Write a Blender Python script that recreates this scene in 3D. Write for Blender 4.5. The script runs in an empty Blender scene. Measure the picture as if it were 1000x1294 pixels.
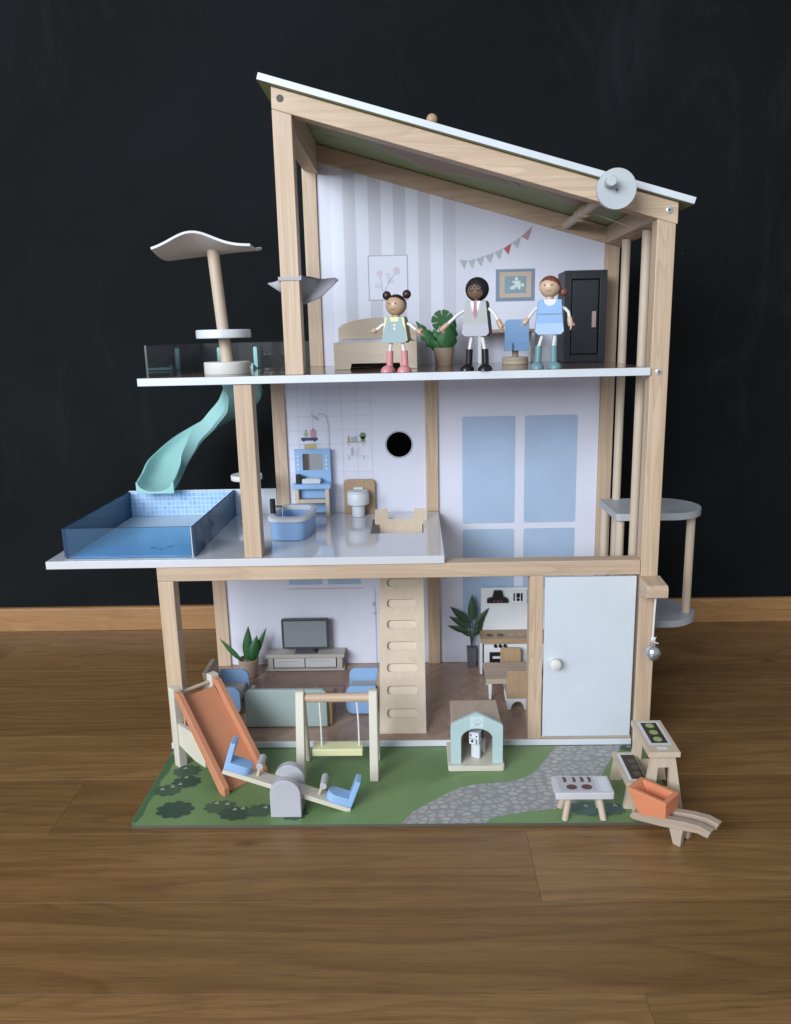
import bpy, bmesh, math, random
from mathutils import Vector, Matrix
R = math.radians
sc = bpy.context.scene
col = sc.collection
random.seed(7)

# ------------------------------------------------------------------ camera
cam_d = bpy.data.cameras.new('camera')
cam = bpy.data.objects.new('camera', cam_d); col.objects.link(cam); sc.camera = cam
cam_d.sensor_fit = 'VERTICAL'; cam_d.sensor_height = 24.0; cam_d.lens = 992.906/1294*24
cam_d.clip_start = 0.02; cam_d.clip_end = 60
_p, _r, _y = R(12.744), R(-1.343), R(-1.575)
_f = Vector((math.sin(_y)*math.cos(_p), math.cos(_y)*math.cos(_p), -math.sin(_p)))
_x = Vector((math.cos(_y), -math.sin(_y), 0)); _u = _x.cross(_f)
_x2 = _x*math.cos(_r)+_u*math.sin(_r); _u2 = -_x*math.sin(_r)+_u*math.cos(_r)
_m = Matrix((_x2, _u2, -_f)).transposed().to_4x4(); _m.translation = Vector((.0283, -1.0258, .5809))
cam.matrix_world = _m

# ------------------------------------------------------------------ light
w = bpy.data.worlds.new('World'); sc.world = w; w.use_nodes = True
w.node_tree.nodes['Background'].inputs[0].default_value = (.80, .88, 1.0, 1)
w.node_tree.nodes['Background'].inputs[1].default_value = .42
def area(name, loc, target, sx, sy, power, colr):
    l = bpy.data.lights.new(name, 'AREA'); l.shape = 'RECTANGLE'; l.size = sx; l.size_y = sy
    l.energy = power; l.color = colr
    o = bpy.data.objects.new(name, l); col.objects.link(o); o.location = loc
    o.rotation_euler = (Vector(target)-Vector(loc)).to_track_quat('-Z', 'Y').to_euler()
    return o
area('window_light', (-1.5, -2.6, 1.46), (0.0, .1, .45), 1.9, 1.35, 128, (.86, .93, 1.0))
vs = sc.view_settings
vs.view_transform = 'Standard'; vs.look = 'None'; vs.exposure = 0; vs.gamma = 1; vs.use_curve_mapping = False
try:
    sc.cycles.use_denoising = True; sc.cycles.max_bounces = 8; sc.cycles.transparent_max_bounces = 16
except Exception: pass

# ------------------------------------------------------------------ materials
MATS = {}
def newmat(name):
    m = bpy.data.materials.new(name); m.use_nodes = True; MATS[name] = m
    nt = m.node_tree; b = nt.nodes['Principled BSDF']
    return m, nt, b
def N(nt, t, **kw):
    n = nt.nodes.new(t)
    for k, v in kw.items():
        if k.startswith('i_'): n.inputs[int(k[2:])].default_value = v
        else: setattr(n, k, v)
    return n
def coords(nt, scale, rnd=True):
    tc = N(nt, 'ShaderNodeTexCoord'); mp = N(nt, 'ShaderNodeMapping')
    mp.inputs['Scale'].default_value = scale
    if rnd:
        oi = N(nt, 'ShaderNodeObjectInfo'); mu = N(nt, 'ShaderNodeVectorMath', operation='SCALE')
        mu.inputs[0].default_value = (3.1, 1.7, 2.3)
        nt.links.new(oi.outputs['Random'], mu.inputs['Scale'])
        ad = N(nt, 'ShaderNodeVectorMath', operation='ADD')
        nt.links.new(tc.outputs['Object'], ad.inputs[0]); nt.links.new(mu.outputs[0], ad.inputs[1])
        nt.links.new(ad.outputs[0], mp.inputs[0])
    else: nt.links.new(tc.outputs['Object'], mp.inputs[0])
    return mp.outputs[0]
def ramp(nt, fac, stops):
    r = N(nt, 'ShaderNodeValToRGB'); e = r.color_ramp.elements
    while len(e) < len(stops): e.new(.5)
    for k, (p, c) in enumerate(stops): e[k].position = p; e[k].color = (*c, 1)
    nt.links.new(fac, r.inputs[0]); return r.outputs[0]
def mixc(nt, fac, a, b, mode='MIX'):
    m = N(nt, 'ShaderNodeMix', data_type='RGBA', blend_type=mode)
    if isinstance(fac, (int, float)): m.inputs[0].default_value = fac
    else: nt.links.new(fac, m.inputs[0])
    for i, v in ((6, a), (7, b)):
        if isinstance(v, tuple): m.inputs[i].default_value = (*v, 1) if len(v) == 3 else v
        else: nt.links.new(v, m.inputs[i])
    return m.outputs[2]
def bump(nt, b, h, strength=.2, dist=.0004):
    n = N(nt, 'ShaderNodeBump'); n.inputs['Strength'].default_value = strength; n.inputs['Distance'].default_value = dist
    nt.links.new(h, n.inputs['Height']); nt.links.new(n.outputs[0], b.inputs['Normal'])
def noise(nt, vec, scale=1, detail=4, rough=.55, dist=0):
    n = N(nt, 'ShaderNodeTexNoise'); n.inputs['Scale'].default_value = scale; n.inputs['Detail'].default_value = detail
    n.inputs['Roughness'].default_value = rough; n.inputs['Distortion'].default_value = dist
    nt.links.new(vec, n.inputs['Vector']); return n.outputs['Fac']
def math_(nt, op, a, b=0.0, c=None):
    m = N(nt, 'ShaderNodeMath', operation=op)
    for i, v in enumerate((a, b, c)):
        if v is None: continue
        if isinstance(v, (int, float)): m.inputs[i].default_value = v
        else: nt.links.new(v, m.inputs[i])
    return m.outputs[0]
def paint(name, c, rough=.45, var=.06, coat=0, bmp=.08, spec=.5, metal=0):
    m, nt, b = newmat(name)
    v = coords(nt, (1, 1, 1)); n1 = noise(nt, v, 18, 4); n2 = noise(nt, v, 420, 2)
    lo = tuple(x*(1-var) for x in c); hi = tuple(min(1, x*(1+var*.6)) for x in c)
    nt.links.new(ramp(nt, n1, [(.3, lo), (.7, hi)]), b.inputs['Base Color'])
    b.inputs['Roughness'].default_value = rough; b.inputs['Metallic'].default_value = metal
    b.inputs['Coat Weight'].default_value = coat; b.inputs['Coat Roughness'].default_value = .08
    b.inputs['Specular IOR Level'].default_value = spec
    rr = ramp(nt, n1, [(.25, (rough*.8,)*3), (.75, (min(1, rough*1.2),)*3)]); nt.links.new(rr, b.inputs['Roughness'])
    if bmp: bump(nt, b, n2, bmp, .0003)
    return m
def wood(name, c1, c2, axis, cross=120, along=4.0, rough=.5, fib=.35, contrast=(.35, .68), figure=.55):
    m, nt, b = newmat(name)
    s = [cross, cross, cross]; s['xyz'.index(axis)] = along
    v = coords(nt, tuple(s)); n1 = noise(nt, v, 1, 6, .68, 1.6)
    s2 = [cross*7, cross*7, cross*7]; s2['xyz'.index(axis)] = along*4
    v2 = coords(nt, tuple(s2)); n2 = noise(nt, v2, 1, 3)
    v3 = coords(nt, (5, 5, 5)); n3 = noise(nt, v3, 1, 2)
    s4 = [cross*.16, cross*.16, cross*.16]; s4['xyz'.index(axis)] = along*.55
    n4 = noise(nt, coords(nt, tuple(s4)), 1, 2, .5, .6)
    fig = math_(nt, 'FRACT', math_(nt, 'MULTIPLY', n4, 13))
    c = ramp(nt, n1, [(contrast[0], c1), (contrast[1], c2)])
    c = mixc(nt, math_(nt, 'MULTIPLY', ramp(nt, fig, [(.0, (0, 0, 0)), (.55, (.25, .25, .25)), (.90, (1, 1, 1)), (1.0, (.1, .1, .1))]), figure), c, tuple(x*.86 for x in c2))
    mid = tuple((a*.45+d*.55) for a, d in zip(c1, c2))
    f2 = math_(nt, 'MULTIPLY', math_(nt, 'SUBTRACT', n2, .42), fib*2)
    c = mixc(nt, math_(nt, 'MAXIMUM', f2, 0.0), c, mid)
    c = mixc(nt, .35, c, ramp(nt, n3, [(.3, (.72, .72, .72)), (.7, (1, 1, 1))]), 'MULTIPLY')
    oi = N(nt, 'ShaderNodeObjectInfo')
    c = mixc(nt, 1.0, c, ramp(nt, oi.outputs['Random'], [(0, (.90, .885, .87)), (.5, (1, 1, 1)), (1, (1.0, .97, .93))]), 'MULTIPLY')
    nt.links.new(c, b.inputs['Base Color']); b.inputs['Roughness'].default_value = rough
    bump(nt, b, n2, .12, .0003)
    return m
P1, P2 = (.685, .53, .39), (.545, .385, .26)
for a in 'xyz':
    wood('pine_'+a, P1, P2, a, cross=150, along=3.2, contrast=(.36, .66))
    wood('ply_'+a, (.665, .555, .435), (.60, .485, .365), a, cross=70, along=6, rough=.55, fib=.5, figure=.2)
    wood('oakwood_'+a, (.50, .35, .215), (.42, .28, .165), a, cross=160, along=8, fib=.5)
    wood('tan_'+a, (.54, .43, .34), (.475, .37, .285), a, cross=70, along=6)
wood('baseboard_oak', (.46, .25, .105), (.36, .18, .068), 'x', cross=90, along=4, rough=.38)
paint('white_edge', (.66, .69, .73), .42)
paint('white_lacquer', (.62, .62, .65), .10, coat=.6, bmp=.02, var=.02)
paint('white_paint', (.76, .78, .80), .4)
paint('door_white', (.63, .67, .72), .38, var=.03)
paint('panel_white', (.715, .715, .82), .55, var=.02, bmp=.03)
paint('stripe_light', (.765, .785, .89), .55, var=.02, bmp=.03)
paint('stripe_dark', (.625, .625, .71), .55, var=.02, bmp=.03)
paint('print_edge', (.50, .50, .53), .55)
paint('window_blue', (.40, .52, .69), .5, var=.05, bmp=.02)
paint('tile_line', (.585, .585, .70), .55)
paint('pool_floor', (.50, .63, .74), .3, var=.04)  # white slab colour with the panes' blue light mixed in
paint('grey_print', (.47, .47, .52), .5)
paint('navy', (.05, .06, .14), .45)
paint('yellow_print', (.56, .46, .20), .5)
paint('pink_print', (.55, .28, .36), .5)
paint('sage_print', (.40, .44, .32), .5)
paint('green_print', (.13, .25, .10), .5)
paint('teal_print', (.30, .45, .50), .5)
paint('rose_print', (.68, .60, .70), .5)
paint('puzzle_teal', (.22, .33, .38), .5)
paint('puzzle_slate', (.21, .275, .355), .5)
paint('puzzle_sand', (.55, .44, .36), .5)
paint('puzzle_pale', (.62, .68, .66), .5)
paint('flag_red', (.46, .12, .09), .5)
paint('flag_grey', (.45, .46, .52), .5)
paint('flag_rose', (.48, .28, .33), .5)
paint('flag_sage', (.47, .53, .52), .5)
paint('pool_edge', (.01, .02, .05), .2)
paint('turquoise', (.35, .63, .61), .28, var=.03, bmp=.02)
paint('sky_blue', (.285, .47, .75), .42)
paint('pale_blue', (.45, .60, .80), .42)
paint('black_paint', (.012, .012, .014), .4)
paint('black_wardrobe', (.016, .019, .024), .5)
paint('elevator_grey', (.42, .43, .45), .45)
paint('crank_grey', (.50, .535, .55), .45)
paint('seesaw_grey', (.46, .455, .49), .5)
paint('terracotta', (.56, .235, .125), .5)
paint('terracotta_bright', (.66, .235, .115), .5)
paint('cream_yellow', (.72, .70, .40), .5)
paint('ivory', (.64, .595, .49), .5)
paint('mint', (.44, .575, .565), .5)
paint('mint_pale', (.56, .68, .67), .5)
paint('sofa_sage', (.34, .41, .39), .5)
paint('grey_felt', (.47, .46, .50), .95, var=.12, bmp=.9, spec=.1)
paint('cream_felt', (.72, .70, .70), .95, var=.10, bmp=.9, spec=.1)
paint('off_white', (.72, .70, .66), .5)
paint('leaf_green', (.025, .115, .03), .5, var=.2)
paint('leaf_dark', (.035, .075, .035), .5, var=.2)
paint('clay_pot', (.46, .335, .255), .6)
paint('slate_pot', (.115, .115, .125), .5)
paint('tv_frame', (.06, .065, .075), .4)
paint('tv_screen', (.25, .27, .285), .3)
paint('stand_grey', (.47, .435, .39), .5)
paint('drawer_white', (.58, .57, .56), .5)
paint('ceiling_green', (.27, .33, .155), .5, var=.12)
paint('ceiling_brown', (.33, .235, .175), .5, var=.12)
paint('ceiling_ring', (.34, .31, .20), .5)
paint('cord_white', (.75, .73, .70), .7)
paint('skin_light', (.50, .335, .225), .35)
paint('skin_dark', (.19, .112, .078), .38)
paint('skin_fair', (.60, .42, .29), .35)
paint('hair_brown', (.035, .016, .018), .35)
paint('hair_black', (.006, .006, .008), .6)
paint('hair_red', (.19, .065, .045), .38)
paint('dress_teal', (.29, .385, .40), .5)
paint('blouse_yellow', (.74, .69, .37), .5)
paint('boot_pink', (.66, .265, .285), .38)
paint('boot_black', (.010, .010, .012), .3)
paint('boot_teal', (.155, .29, .31), .38)
paint('suit_grey', (.37, .37, .36), .5)
paint('suit_lilac', (.40, .395, .46), .5)
paint('suit_side', (.14, .145, .145), .5)
paint('olive_side', (.30, .28, .17), .5)
paint('tie_rose', (.36, .16, .17), .5)
paint('shirt_white', (.78, .76, .79), .5)
paint('handle_pink', (.42, .30, .27), .5)
paint('dark_ink', (.02, .02, .02), .5)
paint('lip_ink', (.22, .09, .07), .5)
paint('soil_print', (.045, .030, .022), .55)
paint('lettuce_print', (.32, .42, .16), .5)
paint('root_print', (.10, .075, .055), .5)
paint('sausage_print', (.115, .035, .03), .5)
paint('grill_white', (.58, .57, .60), .5)
paint('grill_line', (.38, .38, .42), .5)
paint('bush_dark', (.036, .075, .05), .5)
paint('bush_mid', (.058, .108, .066), .5)
paint('bush_teal', (.055, .115, .095), .5)
paint('flower_print', (.42, .44, .38), .5)
paint('leaf_edge_print', (.075, .15, .07), .5)
paint('rug_print', (.29, .185, .15), .3, var=.05)
paint('rug_pink', (.32, .20, .185), .3, var=.05)
paint('rug_dark', (.20, .105, .09), .3, var=.05)
paint('board_dark', (.10, .085, .07), .6)
paint('metal', (.62, .64, .67), .25, metal=.9, bmp=0, var=.03)
paint('screw_steel', (.55, .58, .62), .3, metal=.35, bmp=0, var=.03)
paint('slot_lit', (.66, .555, .43), .55)  # ladder slot backs: paler ply colour so the recesses look lit inside
paint('mirror', (.80, .82, .84), .03, metal=1, bmp=0, var=.01)
paint('coat_silver', (.7, .7, .72), .25, metal=.8)

def m_chalkboard():
    m, nt, b = newmat('chalkboard')
    v = coords(nt, (1, 1, 1), False); n1 = noise(nt, v, 2.2, 6, .62, .4); n2 = noise(nt, v, 30, 5, .7)
    c = ramp(nt, n1, [(.3, (.0058, .0072, .0078)), (.55, (.0090, .0108, .0120)), (.8, (.0135, .0155, .017))])
    vs_ = coords(nt, (7, 1, 2.2), False); s = noise(nt, vs_, 1, 7, .72, 1.4)
    c = mixc(nt, math_(nt, 'MULTIPLY', ramp(nt, s, [(.54, (0, 0, 0)), (.78, (1, 1, 1))]), .33), c, (.030, .034, .036))
    sp = N(nt, 'ShaderNodeTexVoronoi', feature='F1'); sp.inputs['Scale'].default_value = 9; nt.links.new(v, sp.inputs['Vector'])
    d = ramp(nt, sp.outputs['Distance'], [(.0, (1, 1, 1)), (.028, (0, 0, 0))])
    c = mixc(nt, math_(nt, 'MULTIPLY', d, .4), c, (.07, .075, .075))
    nt.links.new(c, b.inputs['Base Color']); b.inputs['Roughness'].default_value = .85
    b.inputs['Specular IOR Level'].default_value = .10
    bump(nt, b, n2, .1, .0006)
m_chalkboard()
def m_oak():
    m, nt, b = newmat('oak_floor')
    v = coords(nt, (2.0, 34, 30)); n1 = noise(nt, v, 1, 6, .62, 1.1)
    v2 = coords(nt, (16, 520, 300)); n2 = noise(nt, v2, 1, 4, .6)
    v3 = coords(nt, (3.0, 9, 5)); n3 = noise(nt, v3, 1, 3)
    v4 = coords(nt, (1.3, 120, 90)); n4 = noise(nt, v4, 1, 4, .6, .5)
    c = ramp(nt, n1, [(.28, (.345, .192, .075)), (.52, (.295, .159, .060)), (.75, (.225, .114, .041))])
    c = mixc(nt, math_(nt, 'MULTIPLY', ramp(nt, n2, [(.50, (0, 0, 0)), (.70, (1, 1, 1))]), .5), c, (.14, .072, .028))
    c = mixc(nt, math_(nt, 'MULTIPLY', ramp(nt, n4, [(.58, (0, 0, 0)), (.72, (1, 1, 1))]), .5), c, (.125, .062, .024))
    c = mixc(nt, .5, c, ramp(nt, n3, [(.3, (.78, .78, .78)), (.7, (1.0, 1.0, 1.0))]), 'MULTIPLY')
    vk = coords(nt, (5, 11, 8)); kn = N(nt, 'ShaderNodeTexVoronoi'); kn.inputs['Scale'].default_value = .55; nt.links.new(vk, kn.inputs['Vector'])
    c = mixc(nt, math_(nt, 'MULTIPLY', ramp(nt, kn.outputs['Distance'], [(.0, (1, 1, 1)), (.055, (0, 0, 0))]), .8), c, (.05, .022, .01))
    n5 = noise(nt, coords(nt, (.9, 8.5, 8)), 1, 2, .5, .5)
    fig = math_(nt, 'FRACT', math_(nt, 'MULTIPLY', n5, 17))
    c = mixc(nt, math_(nt, 'MULTIPLY', ramp(nt, fig, [(.0, (0, 0, 0)), (.5, (.2, .2, .2)), (.88, (1, 1, 1)), (1.0, (.05, .05, .05))]), .42), c, (.145, .068, .024))
    vp = coords(nt, (22, 900, 400)); n6 = noise(nt, vp, 1, 2, .5)
    c = mixc(nt, math_(nt, 'MULTIPLY', ramp(nt, n6, [(.60, (0, 0, 0)), (.66, (1, 1, 1))]), .4), c, (.075, .034, .012))
    oi = N(nt, 'ShaderNodeObjectInfo')
    c = mixc(nt, 1.0, c, ramp(nt, oi.outputs['Random'], [(0, (.74, .72, .69)), (1, (1.0, 1.0, 1.0))]), 'MULTIPLY')
    nt.links.new(c, b.inputs['Base Color'])
    nt.links.new(ramp(nt, n2, [(.3, (.30,)*3), (.7, (.44,)*3)]), b.inputs['Roughness'])
    bump(nt, b, n2, .15, .0004)
m_oak()
def m_herring(name, base, dark, rough):
    m, nt, b = newmat(name)
    tc = N(nt, 'ShaderNodeTexCoord'); sx = N(nt, 'ShaderNodeSeparateXYZ'); nt.links.new(tc.outputs['Object'], sx.inputs[0])
    W = .046
    fx = math_(nt, 'FRACT', math_(nt, 'DIVIDE', sx.outputs[0], W))
    tri = math_(nt, 'ABSOLUTE', math_(nt, 'SUBTRACT', fx, .5))
    q = math_(nt, 'ADD', math_(nt, 'DIVIDE', sx.outputs[1], .0125), math_(nt, 'MULTIPLY', tri, 3.4))
    fr = math_(nt, 'FRACT', q); fl = math_(nt, 'FLOOR', q)
    side = math_(nt, 'FLOOR', math_(nt, 'MULTIPLY', math_(nt, 'DIVIDE', sx.outputs[0], W), 2))
    wn = N(nt, 'ShaderNodeTexWhiteNoise', noise_dimensions='2D'); cb = N(nt, 'ShaderNodeCombineXYZ')
    nt.links.new(fl, cb.inputs[0]); nt.links.new(side, cb.inputs[1]); nt.links.new(cb.outputs[0], wn.inputs['Vector'])
    c = ramp(nt, wn.outputs['Value'], [(0, dark), (1, base)])
    line = math_(nt, 'LESS_THAN', fr, .05)
    line2 = math_(nt, 'LESS_THAN', math_(nt, 'FRACT', math_(nt, 'MULTIPLY', fx, 2)), .02)
    c = mixc(nt, math_(nt, 'MULTIPLY', math_(nt, 'MAXIMUM', line, line2), .35), c, tuple(x*.45 for x in dark))
    nz = noise(nt, tc.outputs['Object'], 60, 5); c = mixc(nt, .3, c, ramp(nt, nz, [(.3, (.75,)*3), (.7, (1,)*3)]), 'MULTIPLY')
    nt.links.new(c, b.inputs['Base Color']); b.inputs['Roughness'].default_value = rough
m_herring('parquet_print', (.44, .30, .225), (.355, .235, .17), .30)
m_herring('parquet_print_upper', (.20, .13, .095), (.16, .10, .07), .10)
def m_pooltile():
    m, nt, b = newmat('pool_tile')
    tc = N(nt, 'ShaderNodeTexCoord'); mp = N(nt, 'ShaderNodeMapping'); mp.inputs['Rotation'].default_value = (R(90), 0, 0)
    nt.links.new(tc.outputs['Object'], mp.inputs[0])
    br = N(nt, 'ShaderNodeTexBrick', offset=.0, squash=1.0)
    br.inputs['Scale'].default_value = 1; br.inputs['Brick Width'].default_value = .0073; br.inputs['Row Height'].default_value = .0073
    br.inputs['Mortar Size'].default_value = .0006; br.inputs['Mortar Smooth'].default_value = .1
    br.inputs['Color1'].default_value = (.27, .45, .70, 1); br.inputs['Color2'].default_value = (.38, .565, .79, 1); br.inputs['Mortar'].default_value = (.54, .70, .86, 1)
    nt.links.new(mp.outputs[0], br.inputs['Vector']); nt.links.new(br.outputs['Color'], b.inputs['Base Color'])
    b.inputs['Roughness'].default_value = .35
m_pooltile()
def m_grass():
    m, nt, b = newmat('grass_print')
    v = coords(nt, (1, 1, 1), False); n1 = noise(nt, v, 7, 3, .5); n2 = noise(nt, v, 120, 3)
    c = ramp(nt, n1, [(.35, (.122, .21, .082)), (.5, (.152, .252, .097)), (.68, (.184, .285, .114))])
    c = mixc(nt, .1, c, ramp(nt, n2, [(.3, (.6,)*3), (.7, (1,)*3)]), 'MULTIPLY')
    nt.links.new(c, b.inputs['Base Color']); b.inputs['Roughness'].default_value = .45
m_grass()
def m_cobble():
    m, nt, b = newmat('cobble_print')
    v = coords(nt, (1, 1.5, 1), False)
    n = N(nt, 'ShaderNodeTexNoise'); n.inputs['Scale'].default_value = 70; nt.links.new(v, n.inputs['Vector'])
    ad = N(nt, 'ShaderNodeVectorMath', operation='MULTIPLY_ADD'); ad.inputs[1].default_value = (.006, .006, 0)
    nt.links.new(n.outputs['Color'], ad.inputs[0]); nt.links.new(v, ad.inputs[2])
    vo = N(nt, 'ShaderNodeTexVoronoi', feature='DISTANCE_TO_EDGE', voronoi_dimensions='2D'); vo.inputs['Scale'].default_value = 78; vo.inputs['Randomness'].default_value = .85; nt.links.new(ad.outputs[0], vo.inputs['Vector'])
    vc = N(nt, 'ShaderNodeTexVoronoi', voronoi_dimensions='2D'); vc.inputs['Scale'].default_value = 78; vc.inputs['Randomness'].default_value = .85; nt.links.new(ad.outputs[0], vc.inputs['Vector'])
    st = ramp(nt, vc.outputs['Color'], [(.2, (.37, .365, .355)), (.8, (.44, .435, .42))])
    a = ramp(nt, vo.outputs['Distance'], [(.10, (0, 0, 0)), (.15, (1, 1, 1))]); c_ = ramp(nt, vc.outputs['Distance'], [(.40, (1, 1, 1)), (.47, (0, 0, 0))])
    f = math_(nt, 'MULTIPLY', a, c_)
    nt.links.new(mixc(nt, f, (.285, .285, .285), st), b.inputs['Base Color']); b.inputs['Roughness'].default_value = .5
m_cobble()
def m_acrylic(name, tint, ior=1.49, haze=.0):
    m, nt, b = newmat(name); nt.nodes.remove(b)
    out = nt.nodes['Material Output']
    tr = N(nt, 'ShaderNodeBsdfTransparent'); tr.inputs[0].default_value = (*tint, 1)
    gl = N(nt, 'ShaderNodeBsdfGlossy'); gl.inputs['Roughness'].default_value = .02; gl.inputs['Color'].default_value = (.95, .97, 1, 1)
    fr = N(nt, 'ShaderNodeFresnel'); fr.inputs['IOR'].default_value = ior
    mx = N(nt, 'ShaderNodeMixShader'); nt.links.new(fr.outputs[0], mx.inputs[0]); nt.links.new(tr.outputs[0], mx.inputs[1]); nt.links.new(gl.outputs[0], mx.inputs[2])
    if haze:
        df = N(nt, 'ShaderNodeBsdfDiffuse'); df.inputs[0].default_value = (*[t*.8 for t in tint], 1)
        m2 = N(nt, 'ShaderNodeMixShader'); m2.inputs[0].default_value = haze
        nt.links.new(mx.outputs[0], m2.inputs[1]); nt.links.new(df.outputs[0], m2.inputs[2]); nt.links.new(m2.outputs[0], out.inputs[0])
    else: nt.links.new(mx.outputs[0], out.inputs[0])
m_acrylic('clear_acrylic', (.95, .96, .97), haze=.03)
m_acrylic('blue_acrylic', (.56, .81, .985), ior=1.25, haze=.06)

# ------------------------------------------------------------------ mesh helpers (coordinates in millimetres)
S = .001
def arc(cx, cz, r, a0, a1, n): return [(cx+r*math.cos(R(a0+(a1-a0)*k/n)), cz+r*math.sin(R(a0+(a1-a0)*k/n))) for k in range(n+1)]
def rrect(x0, x1, z0, z1, r, n=5, corners='1111'):
    p = []
    for k, (cx, cz, a) in enumerate(((x1-r, z1-r, 0), (x0+r, z1-r, 90), (x0+r, z0+r, 180), (x1-r, z0+r, 270))):
        if corners[k] == '1' and r > 0: p += arc(cx, cz, r, a, a+90, n)
        else: p.append(((x1, z1), (x0, z1), (x0, z0), (x1, z0))[k])
    return p
def ell(cx, cz, rx, rz, n=24, rot=0):
    c, s = math.cos(R(rot)), math.sin(R(rot)); o = []
    for k in range(n):
        a = 2*math.pi*k/n; x, z = rx*math.cos(a), rz*math.sin(a); o.append((cx+x*c-z*s, cz+x*s+z*c))
    return o
def scallop(cx, cy, rx, ry, lobes=9, amp=.14, n=90, ph=0):
    o = []
    for k in range(n):
        a = 2*math.pi*k/n; q = 1-amp+amp*abs(math.sin(lobes*a/2+ph))
        o.append((cx+rx*q*math.cos(a), cy+ry*q*math.sin(a)))
    return o
AX = {'y': lambda a, b, t: (a, t, b), 'x': lambda a, b, t: (t, a, b), 'z': lambda a, b, t: (a, b, t)}
class MB:
    def __init__(s): s.v = []; s.f = []; s.mi = []; s.cur = 0
    def add(s, vs_, fs):
        o = len(s.v); s.v += [tuple(x) for x in vs_]
        for f in fs: s.f.append([i+o for i in f]); s.mi.append(s.cur)
        return s
    def box(s, x0, x1, y0, y1, z0, z1):
        v = [(x, y, z) for z in (z0, z1) for y in (y0, y1) for x in (x0, x1)]
        return s.add(v, [(0, 2, 3, 1), (4, 5, 7, 6), (0, 1, 5, 4), (2, 6, 7, 3), (0, 4, 6, 2), (1, 3, 7, 5)])
    def prism(s, poly, axis, a, b):
        n = len(poly); g = AX[axis]
        v = [g(p, q, a) for p, q in poly]+[g(p, q, b) for p, q in poly]
        return s.add(v, [list(range(n)), list(range(2*n-1, n-1, -1))]+[(k, (k+1) % n, n+(k+1) % n, n+k) for k in range(n)])
    def flat(s, poly, axis, t):
        g = AX[axis]; return s.add([g(p, q, t) for p, q in poly], [list(range(len(poly)))])
    def cyl(s, p, q, r, n=24, r2=None):
        p = Vector(p); q = Vector(q); d = (q-p).normalized(); r2 = r if r2 is None else r2
        a = d.orthogonal().normalized(); b = d.cross(a); v = []
        for c, rr in ((p, r), (q, r2)):
            for k in range(n):
                t = 2*math.pi*k/n; v.append(c+a*rr*math.cos(t)+b*rr*math.sin(t))
        return s.add(v, [list(range(n))[::-1], list(range(n, 2*n))]+[(k, (k+1) % n, n+(k+1) % n, n+k) for k in range(n)])
    def lathe(s, prof, c, n=32, axis='z'):
        v = []; fs = []; m = len(prof)
        for r, h in prof:
            for k in range(n):
                t = 2*math.pi*k/n; a, b = r*math.cos(t), r*math.sin(t)
                v.append({'z': (c[0]+a, c[1]+b, c[2]+h), 'y': (c[0]+a, c[1]+h, c[2]+b)}[axis])
        for j in range(m-1):
            for k in range(n): fs.append((j*n+k, j*n+(k+1) % n, (j+1)*n+(k+1) % n, (j+1)*n+k))
        fs.append(list(range(n))[::-1]); fs.append(list(range((m-1)*n, m*n)))
        return s.add(v, fs)
    def tube(s, path, r, n=10):
        path = [Vector(p) for p in path]; v = []; fs = []; m = len(path)
        ref = Vector((.13, .31, .94))
        for j, p in enumerate(path):
            d = (path[min(j+1, m-1)]-path[max(j-1, 0)]).normalized()
            a = d.cross(ref)
            if a.length < .05: a = d.cross(Vector((1, 0, 0)))
            a.normalize(); b = d.cross(a); rr = r[j] if isinstance(r, (list, tuple)) else r
            for k in range(n):
                t = 2*math.pi*k/n; v.append(p+a*rr*math.cos(t)+b*rr*math.sin(t))
        for j in range(m-1):
            for k in range(n): fs.append((j*n+k, j*n+(k+1) % n, (j+1)*n+(k+1) % n, (j+1)*n+k))
        fs.append(list(range(n))[::-1]); fs.append(list(range((m-1)*n, m*n)))
        return s.add(v, fs)
    def ball(s, c, rx, ry=None, rz=None, n=24, m=14, keep=None, zmin=None):
        ry = rx if ry is None else ry; rz = rx if rz is None else rz
        v = []; fs = []
        for j in range(m+1):
            p = math.pi*j/m
            for k in range(n):
                t = 2*math.pi*k/n
                d = (math.sin(p)*math.cos(t), math.sin(p)*math.sin(t), math.cos(p))
                z = c[2]+rz*d[2]
                v.append((c[0]+rx*d[0], c[1]+ry*d[1], max(z, zmin) if zmin is not None else z))
        for j in range(m):
            for k in range(n):
                f = (j*n+k, (j+1)*n+k, (j+1)*n+(k+1) % n, j*n+(k+1) % n)
                if keep:
                    q = sum((Vector(v[i])-Vector(c) for i in f), Vector()).normalized()
                    if not keep(q): continue
                fs.append(f)
        return s.add(v, fs)
    def plate_hole(s, rect, hole, axis, a, b):
        """rectangle with one star-shaped hole, extruded along axis from a to b"""
        x0, x1, z0, z1 = rect; cx = sum(p[0] for p in hole)/len(hole); cz = sum(p[1] for p in hole)/len(hole)
        n0 = len(hole); hole = list(hole)
        def hit(x, z):
            dx, dz = x-cx, z-cz; t = 1e9
            if dx > 1e-9: t = min(t, (x1-cx)/dx)
            if dx < -1e-9: t = min(t, (x0-cx)/dx)
            if dz > 1e-9: t = min(t, (z1-cz)/dz)
            if dz < -1e-9: t = min(t, (z0-cz)/dz)
            return (cx+dx*t, cz+dz*t)
        outer = [hit(*p) for p in hole]
        # move the nearest outer point to every corner
        for c in ((x0, z0), (x1, z0), (x1, z1), (x0, z1)):
            k = min(range(n0), key=lambda i: (outer[i][0]-c[0])**2+(outer[i][1]-c[1])**2); outer[k] = c
        g = AX[axis]; n = n0
        v = [g(*p, a) for p in outer]+[g(*p, a) for p in hole]+[g(*p, b) for p in outer]+[g(*p, b) for p in hole]
        fs = []
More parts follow.
